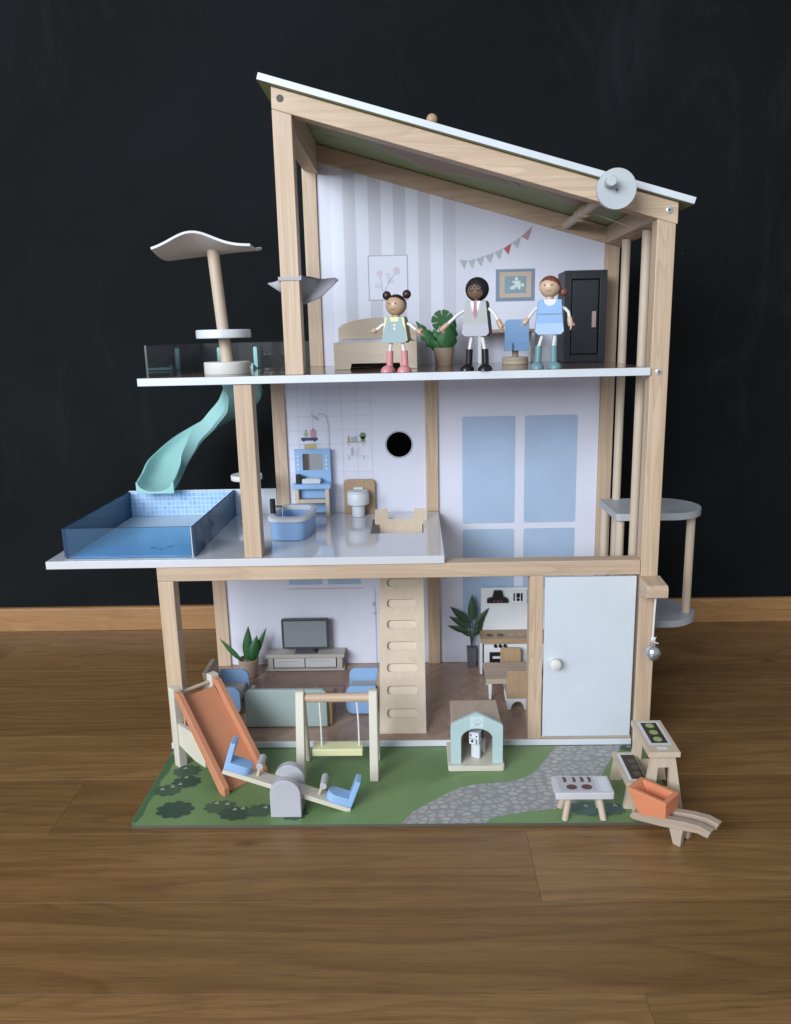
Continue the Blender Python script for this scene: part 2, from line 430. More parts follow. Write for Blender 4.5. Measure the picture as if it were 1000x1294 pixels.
        for k in range(n):
            j = (k+1) % n
            fs += [(k, j, n+j, n+k), (2*n+k, 3*n+k, 3*n+j, 2*n+j), (k, 2*n+k, 2*n+j, j), (n+k, n+j, 3*n+j, 3*n+k)]
        return s.add(v, fs)
    def xf(s, M):
        s.v = [tuple(M @ Vector(p)) for p in s.v]; return s
    def build(s, name, mat, parent=None, bevel=0, seg=2, local=False, sub=0, sharp=38, solid=0, thick_off=-1):
        me = bpy.data.meshes.new(name)
        off = Vector((0, 0, 0))
        if parent is not None and not local:
            q = parent
            while q is not None: off += Vector(q.get('_o', (0, 0, 0))); q = q.parent
        me.from_pydata([((p[0]-off[0])*S, (p[1]-off[1])*S, (p[2]-off[2])*S) for p in s.v], [], s.f)
        me.update()
        bm = bmesh.new(); bm.from_mesh(me); bmesh.ops.remove_doubles(bm, verts=bm.verts, dist=1e-7)
        if len(s.f) > 1: bmesh.ops.recalc_face_normals(bm, faces=bm.faces)
        bm.to_mesh(me); bm.free()
        ms = mat if isinstance(mat, (list, tuple)) else [mat]
        for q in ms: me.materials.append(MATS[q])
        if len(ms) > 1 and len(me.polygons) == len(s.mi):
            for p_, i in zip(me.polygons, s.mi): p_.material_index = i
        for p_ in me.polygons: p_.use_smooth = True
        try: me.set_sharp_from_angle(angle=R(sharp))
        except Exception: pass
        o = bpy.data.objects.new(name, me); col.objects.link(o)
        if parent is not None: o.parent = parent
        if solid:
            q = o.modifiers.new('solid', 'SOLIDIFY'); q.thickness = solid*S; q.offset = thick_off
        if bevel:
            q = o.modifiers.new('bevel', 'BEVEL'); q.width = bevel*S; q.segments = seg; q.limit_method = 'ANGLE'; q.angle_limit = R(40)
            q.harden_normals = True
        if sub:
            q = o.modifiers.new('sub', 'SUBSURF'); q.levels = sub; q.render_levels = sub
        return o
def thing(name, label, cat, loc=(0, 0, 0), rz=0, group=None):
    o = bpy.data.objects.new(name, None); col.objects.link(o); o.empty_display_size = .02
    o.location = Vector(loc)*S; o.rotation_euler = (0, 0, R(rz)); o['_o'] = tuple(float(x) for x in loc)
    o['label'] = label; o['category'] = cat
    if group: o['group'] = group
    return o
def box(name, mat, parent, x0, x1, y0, y1, z0, z1, bevel=.6, **k): return MB().box(x0, x1, y0, y1, z0, z1).build(name, mat, parent, bevel=bevel, **k)
def decal(name, mat, parent, polys, axis, t, **k):
    m = MB()
    for p in polys: m.flat(p, axis, t)
    return m.build(name, mat, parent, **k)
def clean():
    for o in col.objects:
        if '_o' in o: del o['_o']

# ================================================================== the setting: floor, wall, baseboard
def struct(o): o['kind'] = 'structure'; return o
fl = struct(box('floor', 'board_dark', None, -1900, 1900, -1500, 500, -14, -8, bevel=0))
WID = 119.0; Y0 = 45.0
k0 = int((-1500-Y0)//WID)+1
joints = {-5: [225, -900], -4: [-900, 1100], -3: [152, -1100], -2: [-425, 900], -1: [-1000, 640], 0: [-860, 1000], 1: [-1100, 480], 2: [-760, 900], -6: [300, -760]}
for k in range(k0, 4):
    y0 = Y0+WID*k; y1 = min(y0+WID, 492)
    js = sorted(joints.get(k, [random.uniform(-900, -200), random.uniform(200, 900)]))
    xs = [-1900]+js+[1900]
    for a, b in zip(xs, xs[1:]):
        MB().box(a+.09, b-.09, y0+.09, y1-.09, -8, random.uniform(-.08, 0)).build('plank', 'oak_floor', fl, bevel=.3, seg=1)
wall = struct(box('wall', 'chalkboard', None, -1900, 1900, 496, 540, -8, 2300, bevel=0))
bb = MB(); 
bb.prism([(484, 0), (496, 0), (496, 49), (487, 49), (484, 46)], 'x', -1900, 1900)
struct(bb.build('baseboard', 'baseboard_oak', None, bevel=.8))

# ================================================================== the doll's house
H = thing('dollhouse', 'tall open wooden dollhouse with slanted white roof, three storeys and terrace pool', 'dollhouse', (0, 130, 0))
SL = -.2927
zb = lambda x: 849+SL*(x+138)      # underside of the roof beams
zt = lambda x: 874+SL*(x+137)      # top of the roof beams / underside of the roof
def post(x0, x1, y0, z0, z1, sl=False, d=23, mat='pine_z'):
    if sl: m = MB().prism([(x0, z0), (x1, z0), (x1, zb(x1)), (x0, zb(x0))], 'y', y0, y0+d)
    else: m = MB().box(x0, x1, y0, y0+d, z0, z1)
    return m.build('post', mat, H, bevel=1.3)
post(-138, -114, 0, 532.3, 0, True)
post(-140, -118, 267, 532.3, 0, True, 22)
post(330, 353, 0, 0, 0, True)
post(330.3, 352.5, 267, 0, 0, True, 22)
post(-207, -183, 0, 288, 522)
post(-207, -185, 267, 288, 522, d=22)
post(45, 66, 267, 288, 522, d=22)
post(45, 66, 267, 13, 277, d=22)
post(-330, -308, 0, 13, 256)
post(-328, -305, 267, 13, 277, d=22)
post(181, 200, 0.5, 13, 256, d=22)
MB().box(-330, 329.6, 0, 23, 256, 276.8).build('beam', 'pine_x', H, bevel=1.2)
for y in (0, 267):
    MB().prism([(-137.5, zt(-137.5)), (355, zt(355)), (355, zb(355)), (-138, zb(-138))], 'y', y, y+22.5).build('roof_beam', 'pine_x', H, bevel=1.2)
MB().prism([(-137, 830), (-114, 824), (-114, zt(-114)-.5), (-137, zt(-137)-.5)], 'y', 23, 266.5).build('roof_beam', 'pine_y', H, bevel=1)
MB().prism([(330, 712), (352, 706), (352, zt(352)-.5), (330, zt(330)-.5)], 'y', 23, 266.5).build('roof_beam', 'pine_y', H, bevel=1)
# back beams behind the slabs
MB().box(-304.5, 44.5, 277, 289, 255, 276.5).build('beam', 'pine_x', H, bevel=1)
# roof
roof = MB().prism([(-153, zt(-153)+1), (371, zt(371)+1), (373.5, zt(373.5)+9.4), (-150.5, zt(-150.5)+9.4)], 'y', -8, 298).build('roof', 'white_edge', H, bevel=.7)
def rz_(x, d): return zt(x)-d
m = MB(); m.add([(-152.5, -7.5, rz_(-152.5, -.55)), (370.5, -7.5, rz_(370.5, -.55)), (370.5, 297.5, rz_(370.5, -.55)), (-152.5, 297.5, rz_(-152.5, -.55))], [(0, 1, 2, 3)])
m.build('ceiling_print', 'ceiling_green', roof)
def roofdecal(polys, mat, d):
    m = MB()
    for p in polys: m.add([(x, y, rz_(x, d)) for x, y in p], [list(range(len(p)))])
    m.build('ceiling_print', mat, roof)
blob = lambda cx, cy, a, b, ph: [(cx+a*(1+.18*math.sin(2*t+ph)+.08*math.sin(5*t+ph))*math.cos(t), cy+b*(1+.15*math.cos(3*t+ph))*math.sin(t)) for t in [2*math.pi*k/48 for k in range(48)]]
for q in ((70, 150, 112, 84, .4), (262, 130, 72, 70, 1.9)):
    roofdecal([blob(q[0], q[1], q[2]*.85, q[3]*.8, q[4])], 'ceiling_ring', .1); roofdecal([blob(q[0], q[1], q[2]*.85-14, q[3]*.8-16, q[4])], 'ceiling_brown', .35)
for _ in range(9): roofdecal([ell(-92+random.uniform(-18, 40), 60+random.uniform(0, 150), 5, 2.5, 10)], 'sage_print', .25)
MB().ball((55, 4, 832.4), 6.8).build('roof_knob', 'oakwood_z', H)
# screws and a drilled hole
for x, z in ((343.5, 721.5), (340.5, 526.5)):
    s_ = MB().lathe([(4.1, 0), (4.1, -1.0), (3.2, -1.6), (.01, -1.7)], (x, 0, z), 20, 'y').build('screw', 'screw_steel', H)
    MB().box(x-2, x+2, -2.0, -1.5, z-.45, z+.45).box(x-.45, x+.45, -2.02, -1.5, z-2, z+2).build('screw_cross', 'black_paint', s_)
hl = MB().lathe([(4.3, 0), (4.3, -.6), (3.2, -.6), (3.2, -.3)], (-127, 0, 860), 20, 'y').build('screw_hole', 'board_dark', H)
MB().lathe([(2.3, 0), (2.3, -.9)], (-127, 0, 860), 16, 'y').build('hole_shadow', 'black_paint', hl)
# floor slabs
def rectloop(x0, x1, y0, y1, n=6):
    p = [(x0+(x1-x0)*k/n, y0) for k in range(n)]+[(x1, y0+(y1-y0)*k/n) for k in range(n)]
    return p+[(x1-(x1-x0)*k/n, y1) for k in range(n)]+[(x0, y1-(y1-y0)*k/n) for k in range(n)]
mid = MB().plate_hole((-481, 65, -3, 271), rectloop(-42.5, 38.5, 124, 226), 'z', 277, 288).build('middle_floor', 'white_lacquer', H, bevel=.6)
up = MB().plate_hole((-331, 329.5, -3, 271), rectloop(-289, -226, 186, 262), 'z', 522.3, 532.3).build('upper_floor', 'white_edge', H, bevel=.6)
MB().plate_hole((-329.5, 328.5, -1.6, 270.5), rectloop(-288.5, -226.5, 186.5, 261.5), 'z', 532.35, 532.75).build('parquet_print', 'parquet_print_upper', up)
gr = box('ground_floor', 'white_edge', H, -331, 327.5, -1.5, 271, 4, 13, bevel=.5)
MB().box(-330, 326.5, .6, 270.6, 13.02, 13.3).build('parquet_print', 'parquet_print', gr)
decal('rug_print', 'rug_print', gr, [rrect(-236, -92, 150, 247, 10)], 'z', 13.5)
decal('rug_print', 'rug_pink', gr, [rrect(-140, -92, 96, 186, 5)], 'z', 13.7)
decal('rug_print', 'rug_dark', gr, [rrect(-138, -94, 140, 184, 4)], 'z', 13.85)
decal('rug_print', 'rug_pink', gr, [rrect(-134, -98, 145, 180, 4), ell(-112, 122, 9, 18)], 'z', 14.0)
decal('rug_print', 'rug_dark', gr, [ell(-114, 160, 9, 11), ell(-112, 120, 6, 12)], 'z', 14.15)

# back panels and what is printed on them
up_p = MB().prism([(-118, 532.5), (330, 532.5), (330, zb(330)+3), (-118, zb(-118)+3)], 'y', 272, 276).build('back_panel', 'panel_white', H)
YP = 271.7
xs = [-117.5, -98.5, -78.6, -59, -39.4, -19.5, -.3, 18.9, 38.1, 57.3, 77.1, 96.3]
for k in range(11):
    a, b = xs[k], xs[k+1]
    mt = 'print_edge' if False else ('panel_white' if k == 0 else ('stripe_dark' if k % 2 == 0 else 'stripe_light'))
    decal('wallpaper_stripe', mt, up_p, [[(a, 533), (b, 533), (b, zb(b)+2), (a, zb(a)+2)]], 'y', YP)
YQ = 271.4
pf = decal('picture_print', 'stripe_light', up_p, [[(-42, 634), (21, 634), (21, 703), (-42, 703)]], 'y', YQ)
def frame(x0, x1, z0, z1, t): return [[(x0, z0), (x1, z0), (x1, z0+t), (x0, z0+t)], [(x0, z1-t), (x1, z1-t), (x1, z1), (x0, z1)], [(x0, z0+t), (x0+t, z0+t), (x0+t, z1-t), (x0, z1-t)], [(x1-t, z0+t), (x1, z0+t), (x1, z1-t), (x1-t, z1-t)]]
decal('picture_frame_print', 'flag_grey', up_p, frame(-42, 21, 634, 703, 1.5), 'y', YQ-.25)
def strip(pts, w):
    o = []
    for (a, b), (c, d) in zip(pts, pts[1:]):
        L = math.hypot(c-a, d-b) or 1; nx, nz = -(d-b)/L*w/2, (c-a)/L*w/2
        o.append([(a+nx, b+nz), (a-nx, b-nz), (c-nx, d-nz), (c+nx, d+nz)])
    return o
decal('twig_print', 'flag_grey', up_p, strip([(-20, 648), (-21, 661), (-24, 672)], .9)+strip([(-16, 648), (-9, 662), (0, 674)], .9)+strip(ell(-27, 656, 4, 2.5, 14, -30)+[(-23, 655)], .7)+strip(ell(-6, 663, 5, 2.2, 14, 5), .7)+strip(ell(-10, 671, 2, 4, 14, 10), .7), 'y', YQ-.3)
decal('blossom_print', 'rose_print', up_p, [scallop(-24, 675, 4.5, 5.5, 5), scallop(3, 679, 5.5, 6.5, 5)], 'y', YQ-.35)
decal('picture_print', 'puzzle_slate', up_p, [[(160, 628), (221.5, 628), (221.5, 677), (160, 677)]], 'y', YQ)
decal('picture_print', 'puzzle_sand', up_p, [[(166, 633.5), (216, 633.5), (216, 672.5), (166, 672.5)]], 'y', YQ-.25)
decal('picture_print', 'puzzle_teal', up_p, [[(174, 640), (208, 640), (208, 666), (174, 666)]], 'y', YQ-.4)
decal('puzzle_print', 'puzzle_pale', up_p, [[(186, 646), (199, 646), (199, 659), (186, 659)]], 'y', YQ-.55)
decal('puzzle_print', 'puzzle_pale', up_p, [ell(192.5, 662, 2.8, 2.8, 14), ell(202, 652.5, 2.8, 2.8, 14)], 'y', YQ-.6)
decal('puzzle_print', 'puzzle_teal', up_p, [ell(192.5, 646.8, 2.6, 2.6, 14), ell(187, 654, 2.4, 2.4, 14)], 'y', YQ-.65)
decal('puzzle_print', 'puzzle_pale', up_p, [ell(184.6, 648, 2.2, 2.4, 14)], 'y', YQ-.7)
# bunting
bp = [(102, 693), (115, 691), (128, 693), (142, 697.5), (157, 702), (171, 708), (185, 716), (199, 725), (217, 740)]
bc = ['flag_grey', 'flag_sage', 'flag_grey', 'flag_grey', 'flag_grey', 'flag_red', 'flag_grey', 'flag_rose']
bs = decal('bunting_string', 'flag_grey', up_p, strip(bp, .8), 'y', YQ)
for k in range(8):
    (a, b), (c, d) = bp[k], bp[k+1]
    decal('bunting_flag', bc[k], up_p, [[(a+1, b), (c-1, d), ((a+c)/2+1.5, (b+d)/2-13)]], 'y', YQ-.2)

# middle left: bathroom panel with a round opening
ba = MB().plate_hole((-186, 46, 277.5, 521.8), ell(1.2, 402, 21.2, 21.2, 48), 'y', 272, 276).build('back_panel', 'panel_white', H)
MB().add([(1.2+23.0*math.cos(t), 271.6, 402+23.0*math.sin(t)) for t in [2*math.pi*k/48 for k in range(48)]]+[(1.2+22.4*math.cos(t), 271.6, 402+22.4*math.sin(t)) for t in [2*math.pi*k/48 for k in range(48)]], [(k, (k+1) % 48, 48+(k+1) % 48, 48+k) for k in range(48)]).build('porthole_edge', 'black_paint', ba)
YB = 271.7
gl = []
for k in range(6):
    x = -165.5+24.2*k; gl += [[(x, 296), (x+.8, 296), (x+.8, 521), (x, 521)]]
for k in range(10):
    z = 497.5-23.3*k; gl += [[(-185, z), (-44, z), (-44, z+.8), (-185, z+.8)]]
gl = [q for q in gl]
decal('tile_line', 'tile_line', ba, [q for q in gl[:6]], 'y', YB)
decal('tile_line', 'tile_line', ba, [q for q in gl[6:]], 'y', YB-.15)
# (pixel-independent) shelves, shower, bottles printed on the panel
Xp = lambda u: -165+(u-377.4)*1.312
Zp = lambda v: 474-(v-508.6)*1.317
def rp(u0, u1, v0, v1, r=.6): return rrect(Xp(u0), Xp(u1), Zp(v1), Zp(v0), r, 3)
sh = decal('shower_print', 'grey_print', ba, strip([(Xp(u), Zp(v)) for u, v in ((416, 572), (416, 540), (414.5, 530), (411, 524), (407, 522.5), (402, 524))], 1.6), 'y', YB-.3)
decal('shower_print', 'grey_print', ba, [ell(Xp(399), Zp(527), 8.5, 2, 16, -38)], 'y', YB-.4)
decal('shelf_print', 'navy', ba, [rrect(Xp(380), Xp(401), Zp(556), Zp(552), 1.5, 3), rp(382, 384.5, 555, 557), rp(396, 398.5, 555, 557)], 'y', YB-.35)
decal('bottle_print', 'sage_print', ba, [ell(Xp(386.5), Zp(548), 4, 4.2, 16)], 'y', YB-.45)
decal('bottle_print', 'pink_print', ba, [rrect(Xp(392), Xp(399.5), Zp(552), Zp(542.5), 2.5, 4), rp(394.5, 397, 540.5, 543)], 'y', YB-.45)
decal('bottle_print', 'navy', ba, [rp(386, 387.2, 542.5, 544.5, .2)], 'y', YB-.5)
decal('towel_print', 'yellow_print', ba, [rp(383.5, 387, 560.5, 567.5), rp(387.6, 399, 560.5, 569)], 'y', YB-.35)
decal('rail_print', 'grey_print', ba, [rp(381.5, 400.5, 559.8, 560.4, .1)], 'y', YB-.45)
for dz, bits in ((0, (('clay_pot', 439, 442, 552, 558), ('sage_print', 443.5, 446, 553, 558), ('teal_print', 447, 451.5, 552, 558))), (17.5, (('flag_grey', 443, 446, 549, 558), ('rose_print', 447.5, 450, 552, 558), ('rose_print', 451.5, 454, 550, 558)))):
    decal('shelf_print', 'clay_pot' if dz == 0 else 'rose_print', ba, [rp(437.5, 462.5, 558+dz, 559.6+dz, .3)], 'y', YB-.35)
    decal('bracket_print', 'grey_print', ba, [rp(439.5, 440.8, 559.8+dz, 564+dz, .2), rp(458.5, 459.8, 559.8+dz, 564+dz, .2)], 'y', YB-.3)
    for mt, a, b, c, d in bits:
        decal('bottle_print', mt, ba, [rrect(Xp(a), Xp(b), Zp(d+dz), Zp(c+dz), 1, 3), rp((a+b)/2-.5, (a+b)/2+.5, c+dz-1.5, c+dz+.4, .2)], 'y', YB-.45)
decal('plant_print', 'green_print', ba, [scallop(Xp(458.5), Zp(551), 6.2, 6, 7, .3), rp(456, 461, 552, 558)], 'y', YB-.45)

# right bay: one tall panel with a printed window, seen on two storeys
rp_ = MB().box(65.5, 330, 272, 276, 13.5, 521.8).build('back_panel', 'panel_white', H)
for x0, x1 in ((106, 193.5), (209, 295.5)):
    decal('window_print', 'window_blue', rp_, [rrect(x0, x1, 265, 446, 4)], 'y', YB)
    decal('window_print', 'window_blue', rp_, [rrect(x0, x1, 75, 255, 4)], 'y', YB)
# ground left: living room panel
lp = MB().box(-305.5, 45.5, 272, 276, 13.5, 276.5).build('back_panel', 'panel_white', H)
for x0, x1 in ((-195, -137), (-127, -70)):
    decal('window_print', 'window_blue', lp, [[(x0, 161), (x1, 161), (x1, 262), (x0, 262)]], 'y', YB)
decal('window_sill_print', 'grey_print', lp, [[(-199, 152.6), (-66, 152.6), (-66, 154.2), (-199, 154.2)]], 'y', YB)
decal('door_print', 'grey_print', lp, [[(-47, 14), (-45, 14), (-45, 151), (-47, 151)], [(-51, 106), (-44, 106), (-44, 108), (-51, 108)], [(-51, 128), (-46.5, 128), (-46.5, 120), (-51, 120)]], 'y', YB)
decal('plant_print', 'leaf_edge_print', rp_, [], 'y', YB) if False else None

# parapet with tile print, pool panes
pr = box('parapet', 'white_edge', H, -458, -207.3, 267, 271, 288.1, 332.5, bevel=.5)
decal('pool_tile_print', 'pool_tile', pr, [[(-456, 289), (-279, 289), (-279, 331), (-456, 331)]], 'y', 266.7)
def pane(x0, x1, y0, y1, z0, z1, mat, edge, thin):
    m = MB(); m.box(x0, x1, y0, y1, z0, z1)
    # faces: bottom, top, front, back, left, right
    big = {'x': (4, 5), 'y': (2, 3)}[thin]; m.mi = [0 if i in big else 1 for i in range(6)]
    return m.build('pane', [mat, edge], H)
paint('clear_edge', (.09, .105, .115), .2); paint('pool_rim', (.02, .05, .13), .25)
pane(-458.2, -455.4, 8, 266.5, 288.2, 331.5, 'blue_acrylic', 'pool_rim', 'x')
pane(-455.2, -281.2, 8, 10.8, 288.2, 331.5, 'blue_acrylic', 'pool_rim', 'y')
pane(-279.6, -276.8, 8, 266.5, 288.2, 331.5, 'blue_acrylic', 'pool_rim', 'x')
decal('pool_floor_tint', 'pool_floor', mid, [[(-455, 11), (-280, 11), (-280, 266), (-455, 266)]], 'z', 288.25)  # blue light from the panes, painted as a sheet over the white slab
box('pool_corner', 'white_edge', H, -281, -279.8, 8.4, 10.6, 288.3, 331, bevel=0)
decal('fish_print', 'navy', mid, [ell(-352, 60, 5, 3.5, 14), ell(-338, 52, 4, 3, 14, 20), ell(-330, 66, 6, 2.5, 14, 10)], 'z', 288.5)
# terrace panes
pane(-320.6, -318, 6, 282, 532.8, 574, 'clear_acrylic', 'clear_edge', 'x')
pane(-317.8, -141, 279.5, 282, 532.8, 573.5, 'clear_acrylic', 'clear_edge', 'y')

# lift shaft rods, crank
for y in (82, 186):
    MB().cyl((341, y, 2), (341, y, zb(341)-1), 6.2, 24).build('rod', 'ply_z', H)
ck = MB().lathe([(22.6, 0), (23, .8), (23, 6.2), (22.4, 7), (.01, 7)], (267.5, -47, 740), 56, 'y').build('crank', 'crank_grey', H)
MB().lathe([(5.8, 0), (6, -.6), (6, -17), (5.2, -18), (.01, -18)], (257.5, -47, 746), 28, 'y').build('crank_handle', 'crank_grey', ck)
MB().lathe([(3.3, 0), (3.3, -.8), (.01, -1.2)], (267, -47, 738.6), 20, 'y').build('crank_screw', 'screw_steel', ck)
MB().box(265.1, 268.9, -48.6, -48, 738.2, 739).box(266.6, 267.4, -48.62, -48, 736.7, 740.5).build('screw_cross', 'black_paint', ck)
MB().cyl((267.5, -40, 740), (267.5, 266, 740), 6.2, 24).build('crank_axle', 'ply_y', ck)
MB().cyl((267.5, 118, 740), (267.5, 131, 740), 8.6, 24).cyl((267.5, 160, 740), (267.5, 166, 740), 8.6, 24).build('axle_collar', 'ply_y', ck)
MB().tube([(273, 122, 738), (300, 122, 728), (334, 122, 716)], .5, 6).build('lift_cord', 'cord_white', H)
# door
dr = box('door', 'door_white', H, 201.5, 324.5, -2.5, 3.5, 18.5, 254.6, bevel=.8)
MB().lathe([(5, 0), (4.6, -5), (7.4, -8), (8.2, -11), (7.6, -14), (4.5, -15.6), (.01, -16)], (215.5, -2.5, 133), 28, 'y').build('door_knob', 'off_white', dr)
box('door_sill', 'tan_x', H, 200.5, 327, 1, 22, 13.4, 17.5, bevel=.4)
# bell bracket
MB().prism([(0.5, 226), (0.5, 254.5), (-36, 252), (-40, 248), (-40, 236), (-36, 234)], 'x', 328, 356).build('bell_bracket', 'pine_y', H, bevel=1.2)

# ================================================================== things fixed to or standing in the house
# --- lift car
t = thing('lift_car', 'open lift car with two half round grey plates and dowels beside right post', 'lift', (380, 135, 146))
def plate(z):
    poly = rrect(0, 1, 0, 1, 0)
    p = arc(397, 135, 55, -90, 90, 28)+arc(320, 185, 5, 90, 180, 5)+arc(322, 88, 7, 180, 270, 5)
    return MB().prism(p, 'z', z, z+10.5)
plate(147.5).build('plate', 'elevator_grey', t, bevel=.9)
plate(311).build('plate', 'elevator_grey', t, bevel=.9)
for x, y in ((436, 120), (323, 180), (325, 96)):
    MB().cyl((x, y, 158), (x, y, 311), 6.2, 24).build('dowel', 'ply_z', t)
# --- ladder
t = thing('ladder', 'plywood ladder board with rounded step slots leaning up through the middle floor hole', 'ladder', (3, 18, 13))
Ld = Vector((0, 187, 275)); ang = math.atan2(187, 275)
ML = Matrix.Translation(Vector((3, 18, 13.6))) @ Matrix.Rotation(-ang, 4, 'X')
m = MB(); sl = MB(); z = 13.0
m.box(-34, 34, 0, 9, 0.3, z)
for k in range(9):
    hole = rrect(-23, 21.5, z+10, z+23, 5, 4)
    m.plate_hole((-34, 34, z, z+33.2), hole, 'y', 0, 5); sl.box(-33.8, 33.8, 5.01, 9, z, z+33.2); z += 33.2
m.prism([(-34, z), (34, z), (34, z+14), (42, z+14), (42, z+40), (22, z+42), (20, z+24), (-20, z+24), (-22, z+42), (-42, z+40), (-42, z+14), (-34, z+14)], 'y', 0, 9)
m.xf(ML).build('board', 'ply_z', t); sl.xf(ML).build('slot_floor', 'slot_lit', t)
# --- bell
t = thing('bell', 'small silver bell hanging on a white cord from the post bracket', 'bell', (342, -30, 145))
MB().tube([(342, -32, 236), (341.6, -31, 210), (341, -31, 176)], 1.2, 8).build('cord', 'cord_white', t)
MB().ball((341.5, -31, 176), 3, 2.5, 3, 10, 8).tube([(339, -32, 173), (345, -33, 179), (342, -33, 172), (348, -33, 170)], .9, 6).build('knot', 'cord_white', t)
MB().tube([(341.5+3.2*math.sin(a), -31, 169.5+4.2*math.cos(a)) for a in [2*math.pi*k/20 for k in range(21)]], .8, 8).build('ring', 'metal', t)
MB().lathe([(.5, -10.5), (5, -9.8), (8.6, -6), (9.4, -1.2), (11, -.8), (11, .8), (9.4, 1.2), (8.6, 6), (5, 9.4), (.5, 10.2)], (342, -31, 156), 36).build('bell_body', 'metal', t)
# --- hammock
t = thing('hammock', 'small grey felt hammock wrapped round the upper left post', 'hammock', (-115, 40, 620))
m = MB()
P_ = [(-158.9, 28.0, 649.0), (-151.8, 24.0, 649.6), (-139.5, 14.0, 651.9), (-142.9, 30.0, 637.9), (-116.1, 16.0, 656.8), (-104.9, 36.0, 656.6), (-93.6, 62.0, 654.6), (-115.3, 30.0, 621.8), (-73.8, 50.0, 655.3), (-69.2, 50.0, 652.5), (-80.8, 46.0, 641.5), (-92.4, 42.0, 630.5), (-105.4, 36.0, 624.3)]
for q in ((0, 1, 2, 3), (4, 5, 6, 7), (6, 8, 9, 10, 11, 12, 7)):
    m.add([P_[k] for k in q], [list(range(len(q)))])
m.add([P_[0], P_[3], (-120, 40, 626), P_[7], P_[12], (-100, 95, 640), (-140, 90, 650)], [(0, 1, 2, 6), (2, 3, 4, 5), (2, 5, 6)])
m.build('cloth', 'grey_felt', t, solid=1.5, thick_off=0, sharp=12)
MB().box(-140.6, -111.4, -1.6, -.2, 650, 654.5).box(-112.9, -111.4, -.3, 14, 650.5, 656).box(-140.6, -139.2, -.3, 14, 648.5, 653).build('strap', 'grey_felt', t)
# --- spiral slide
t = thing('spiral_slide', 'turquoise plastic curved slide running from upper terrace down to the pool', 'slide', (-400, 260, 333))
cp = [Vector(p) for p in ((-254, 215, 534), (-254, 258, 522), (-258, 298, 500), (-280, 330, 475), (-322, 346, 446), (-368, 338, 414), (-396, 308, 381), (-402, 270, 359), (-402, 238, 352))]
def cr(P, n):
    o = []; Q = [P[0]*2-P[1]]+P+[P[-1]*2-P[-2]]
    for i in range(1, len(Q)-2):
        for j in range(n):
            u = j/n; a, b, c, d = Q[i-1:i+3]
            o.append(.5*((2*b)+(c-a)*u+(2*a-5*b+4*c-d)*u*u+(3*b-a-3*c+d)*u**3))
    o.append(Q[-2]); return o
path = cr(cp, 7)
def section(ro, wall):
    o = [(ro*.99, wall)]+[(ro*math.cos(R(a)), ro*.62*math.sin(R(a))) for a in range(0, -181, -12)]+[(-ro*.99, wall)]
    return o
v = []; m = MB(); ns = None
for j, p in enumerate(path):
    d = (path[min(j+1, len(path)-1)]-path[max(j-1, 0)]).normalized()
    nx = d.cross(Vector((0, 0, 1))); nx.normalize(); up_ = nx.cross(d)
    u = j/(len(path)-1); wl = 8 if u < .8 else 8-(u-.8)*40
    so = [(31, wl), (31, -13), (27, -17.5), (-27, -17.5), (-31, -13), (-31, wl)]
    si = [(28.4, wl), (28.4, 1)]+[(28.4*math.cos(R(a)), 16*math.sin(R(a))) for a in range(-10, -171, -16)]+[(-28.4, 1), (-28.4, wl)]; si = si[::-1]
    ring = [p+nx*a+up_*b for a, b in so+si]; ns = len(ring); v += ring
fs = [(j*ns+k, j*ns+(k+1) % ns, (j+1)*ns+(k+1) % ns, (j+1)*ns+k) for j in range(len(path)-1) for k in range(ns)]
fs += [list(range(ns)), list(range((len(path)-1)*ns, len(path)*ns))]
m.add(v, fs).build('trough', 'turquoise', t, sharp=32)
lip = [(-433.5, 333), (-370.5, 333), (-370.5, 353)]+[(-402+28.2*math.cos(R(a)), 352+15.6*math.sin(R(a))) for a in range(0, -181, -15)]+[(-433.5, 353)]
MB().prism(lip, 'y', 236, 240).build('exit_lip', 'turquoise', t, bevel=1)
for x in (-284, -225.5):
    MB().prism(rrect(x-3.2, x+3.2, 533, 567, 3), 'y', 252, 259).build('handle', 'turquoise', t, bevel=.8)
box('top_edge', 'turquoise', t, -280.5, -229, 253, 258, 533, 537)
# --- parasol
t = thing('parasol', 'wooden parasol with wavy cream felt canopy and round table on upper terrace', 'parasol', (-231, 78, 533))
MB().lathe([(31, 0), (31.5, .8), (31.5, 15.4), (30.5, 16.4), (.01, 16.4)], (-231, 78, 532.9), 48).build('base', 'off_white', t)
MB().cyl((-230.5, 78, 545), (-240, 78, 697), 8, 28).build('stem', 'ply_z', t)
MB().lathe([(36.5, 0), (37.2, .8), (37.2, 10.5), (36.5, 11.4), (.01, 11.4)], (-233, 78, 581), 56).build('table_top', 'white_edge', t)
m = MB(); nx, ny = 22, 10; vv = []; 
for j in range(ny+1):
    w_ = j/ny
    for i in range(nx+1):
        u = i/nx
        x = -306+128*u+w_*(-6+4*u); y = 22+92*w_
        fr_ = math.exp(-((u-.41)/.30)**2)
        z = 693.5+4*u+(19*fr_-1.5*(1-fr_))*(1-w_)**1.3+(u*8-4)*w_-3.5*math.sin(math.pi*w_)
        vv.append((x, y, z))
m.add(vv, [(j*(nx+1)+i, j*(nx+1)+i+1, (j+1)*(nx+1)+i+1, (j+1)*(nx+1)+i) for j in range(ny) for i in range(nx)])
m.build('canopy', 'cream_felt', t, solid=3.4, thick_off=0, bevel=.5)
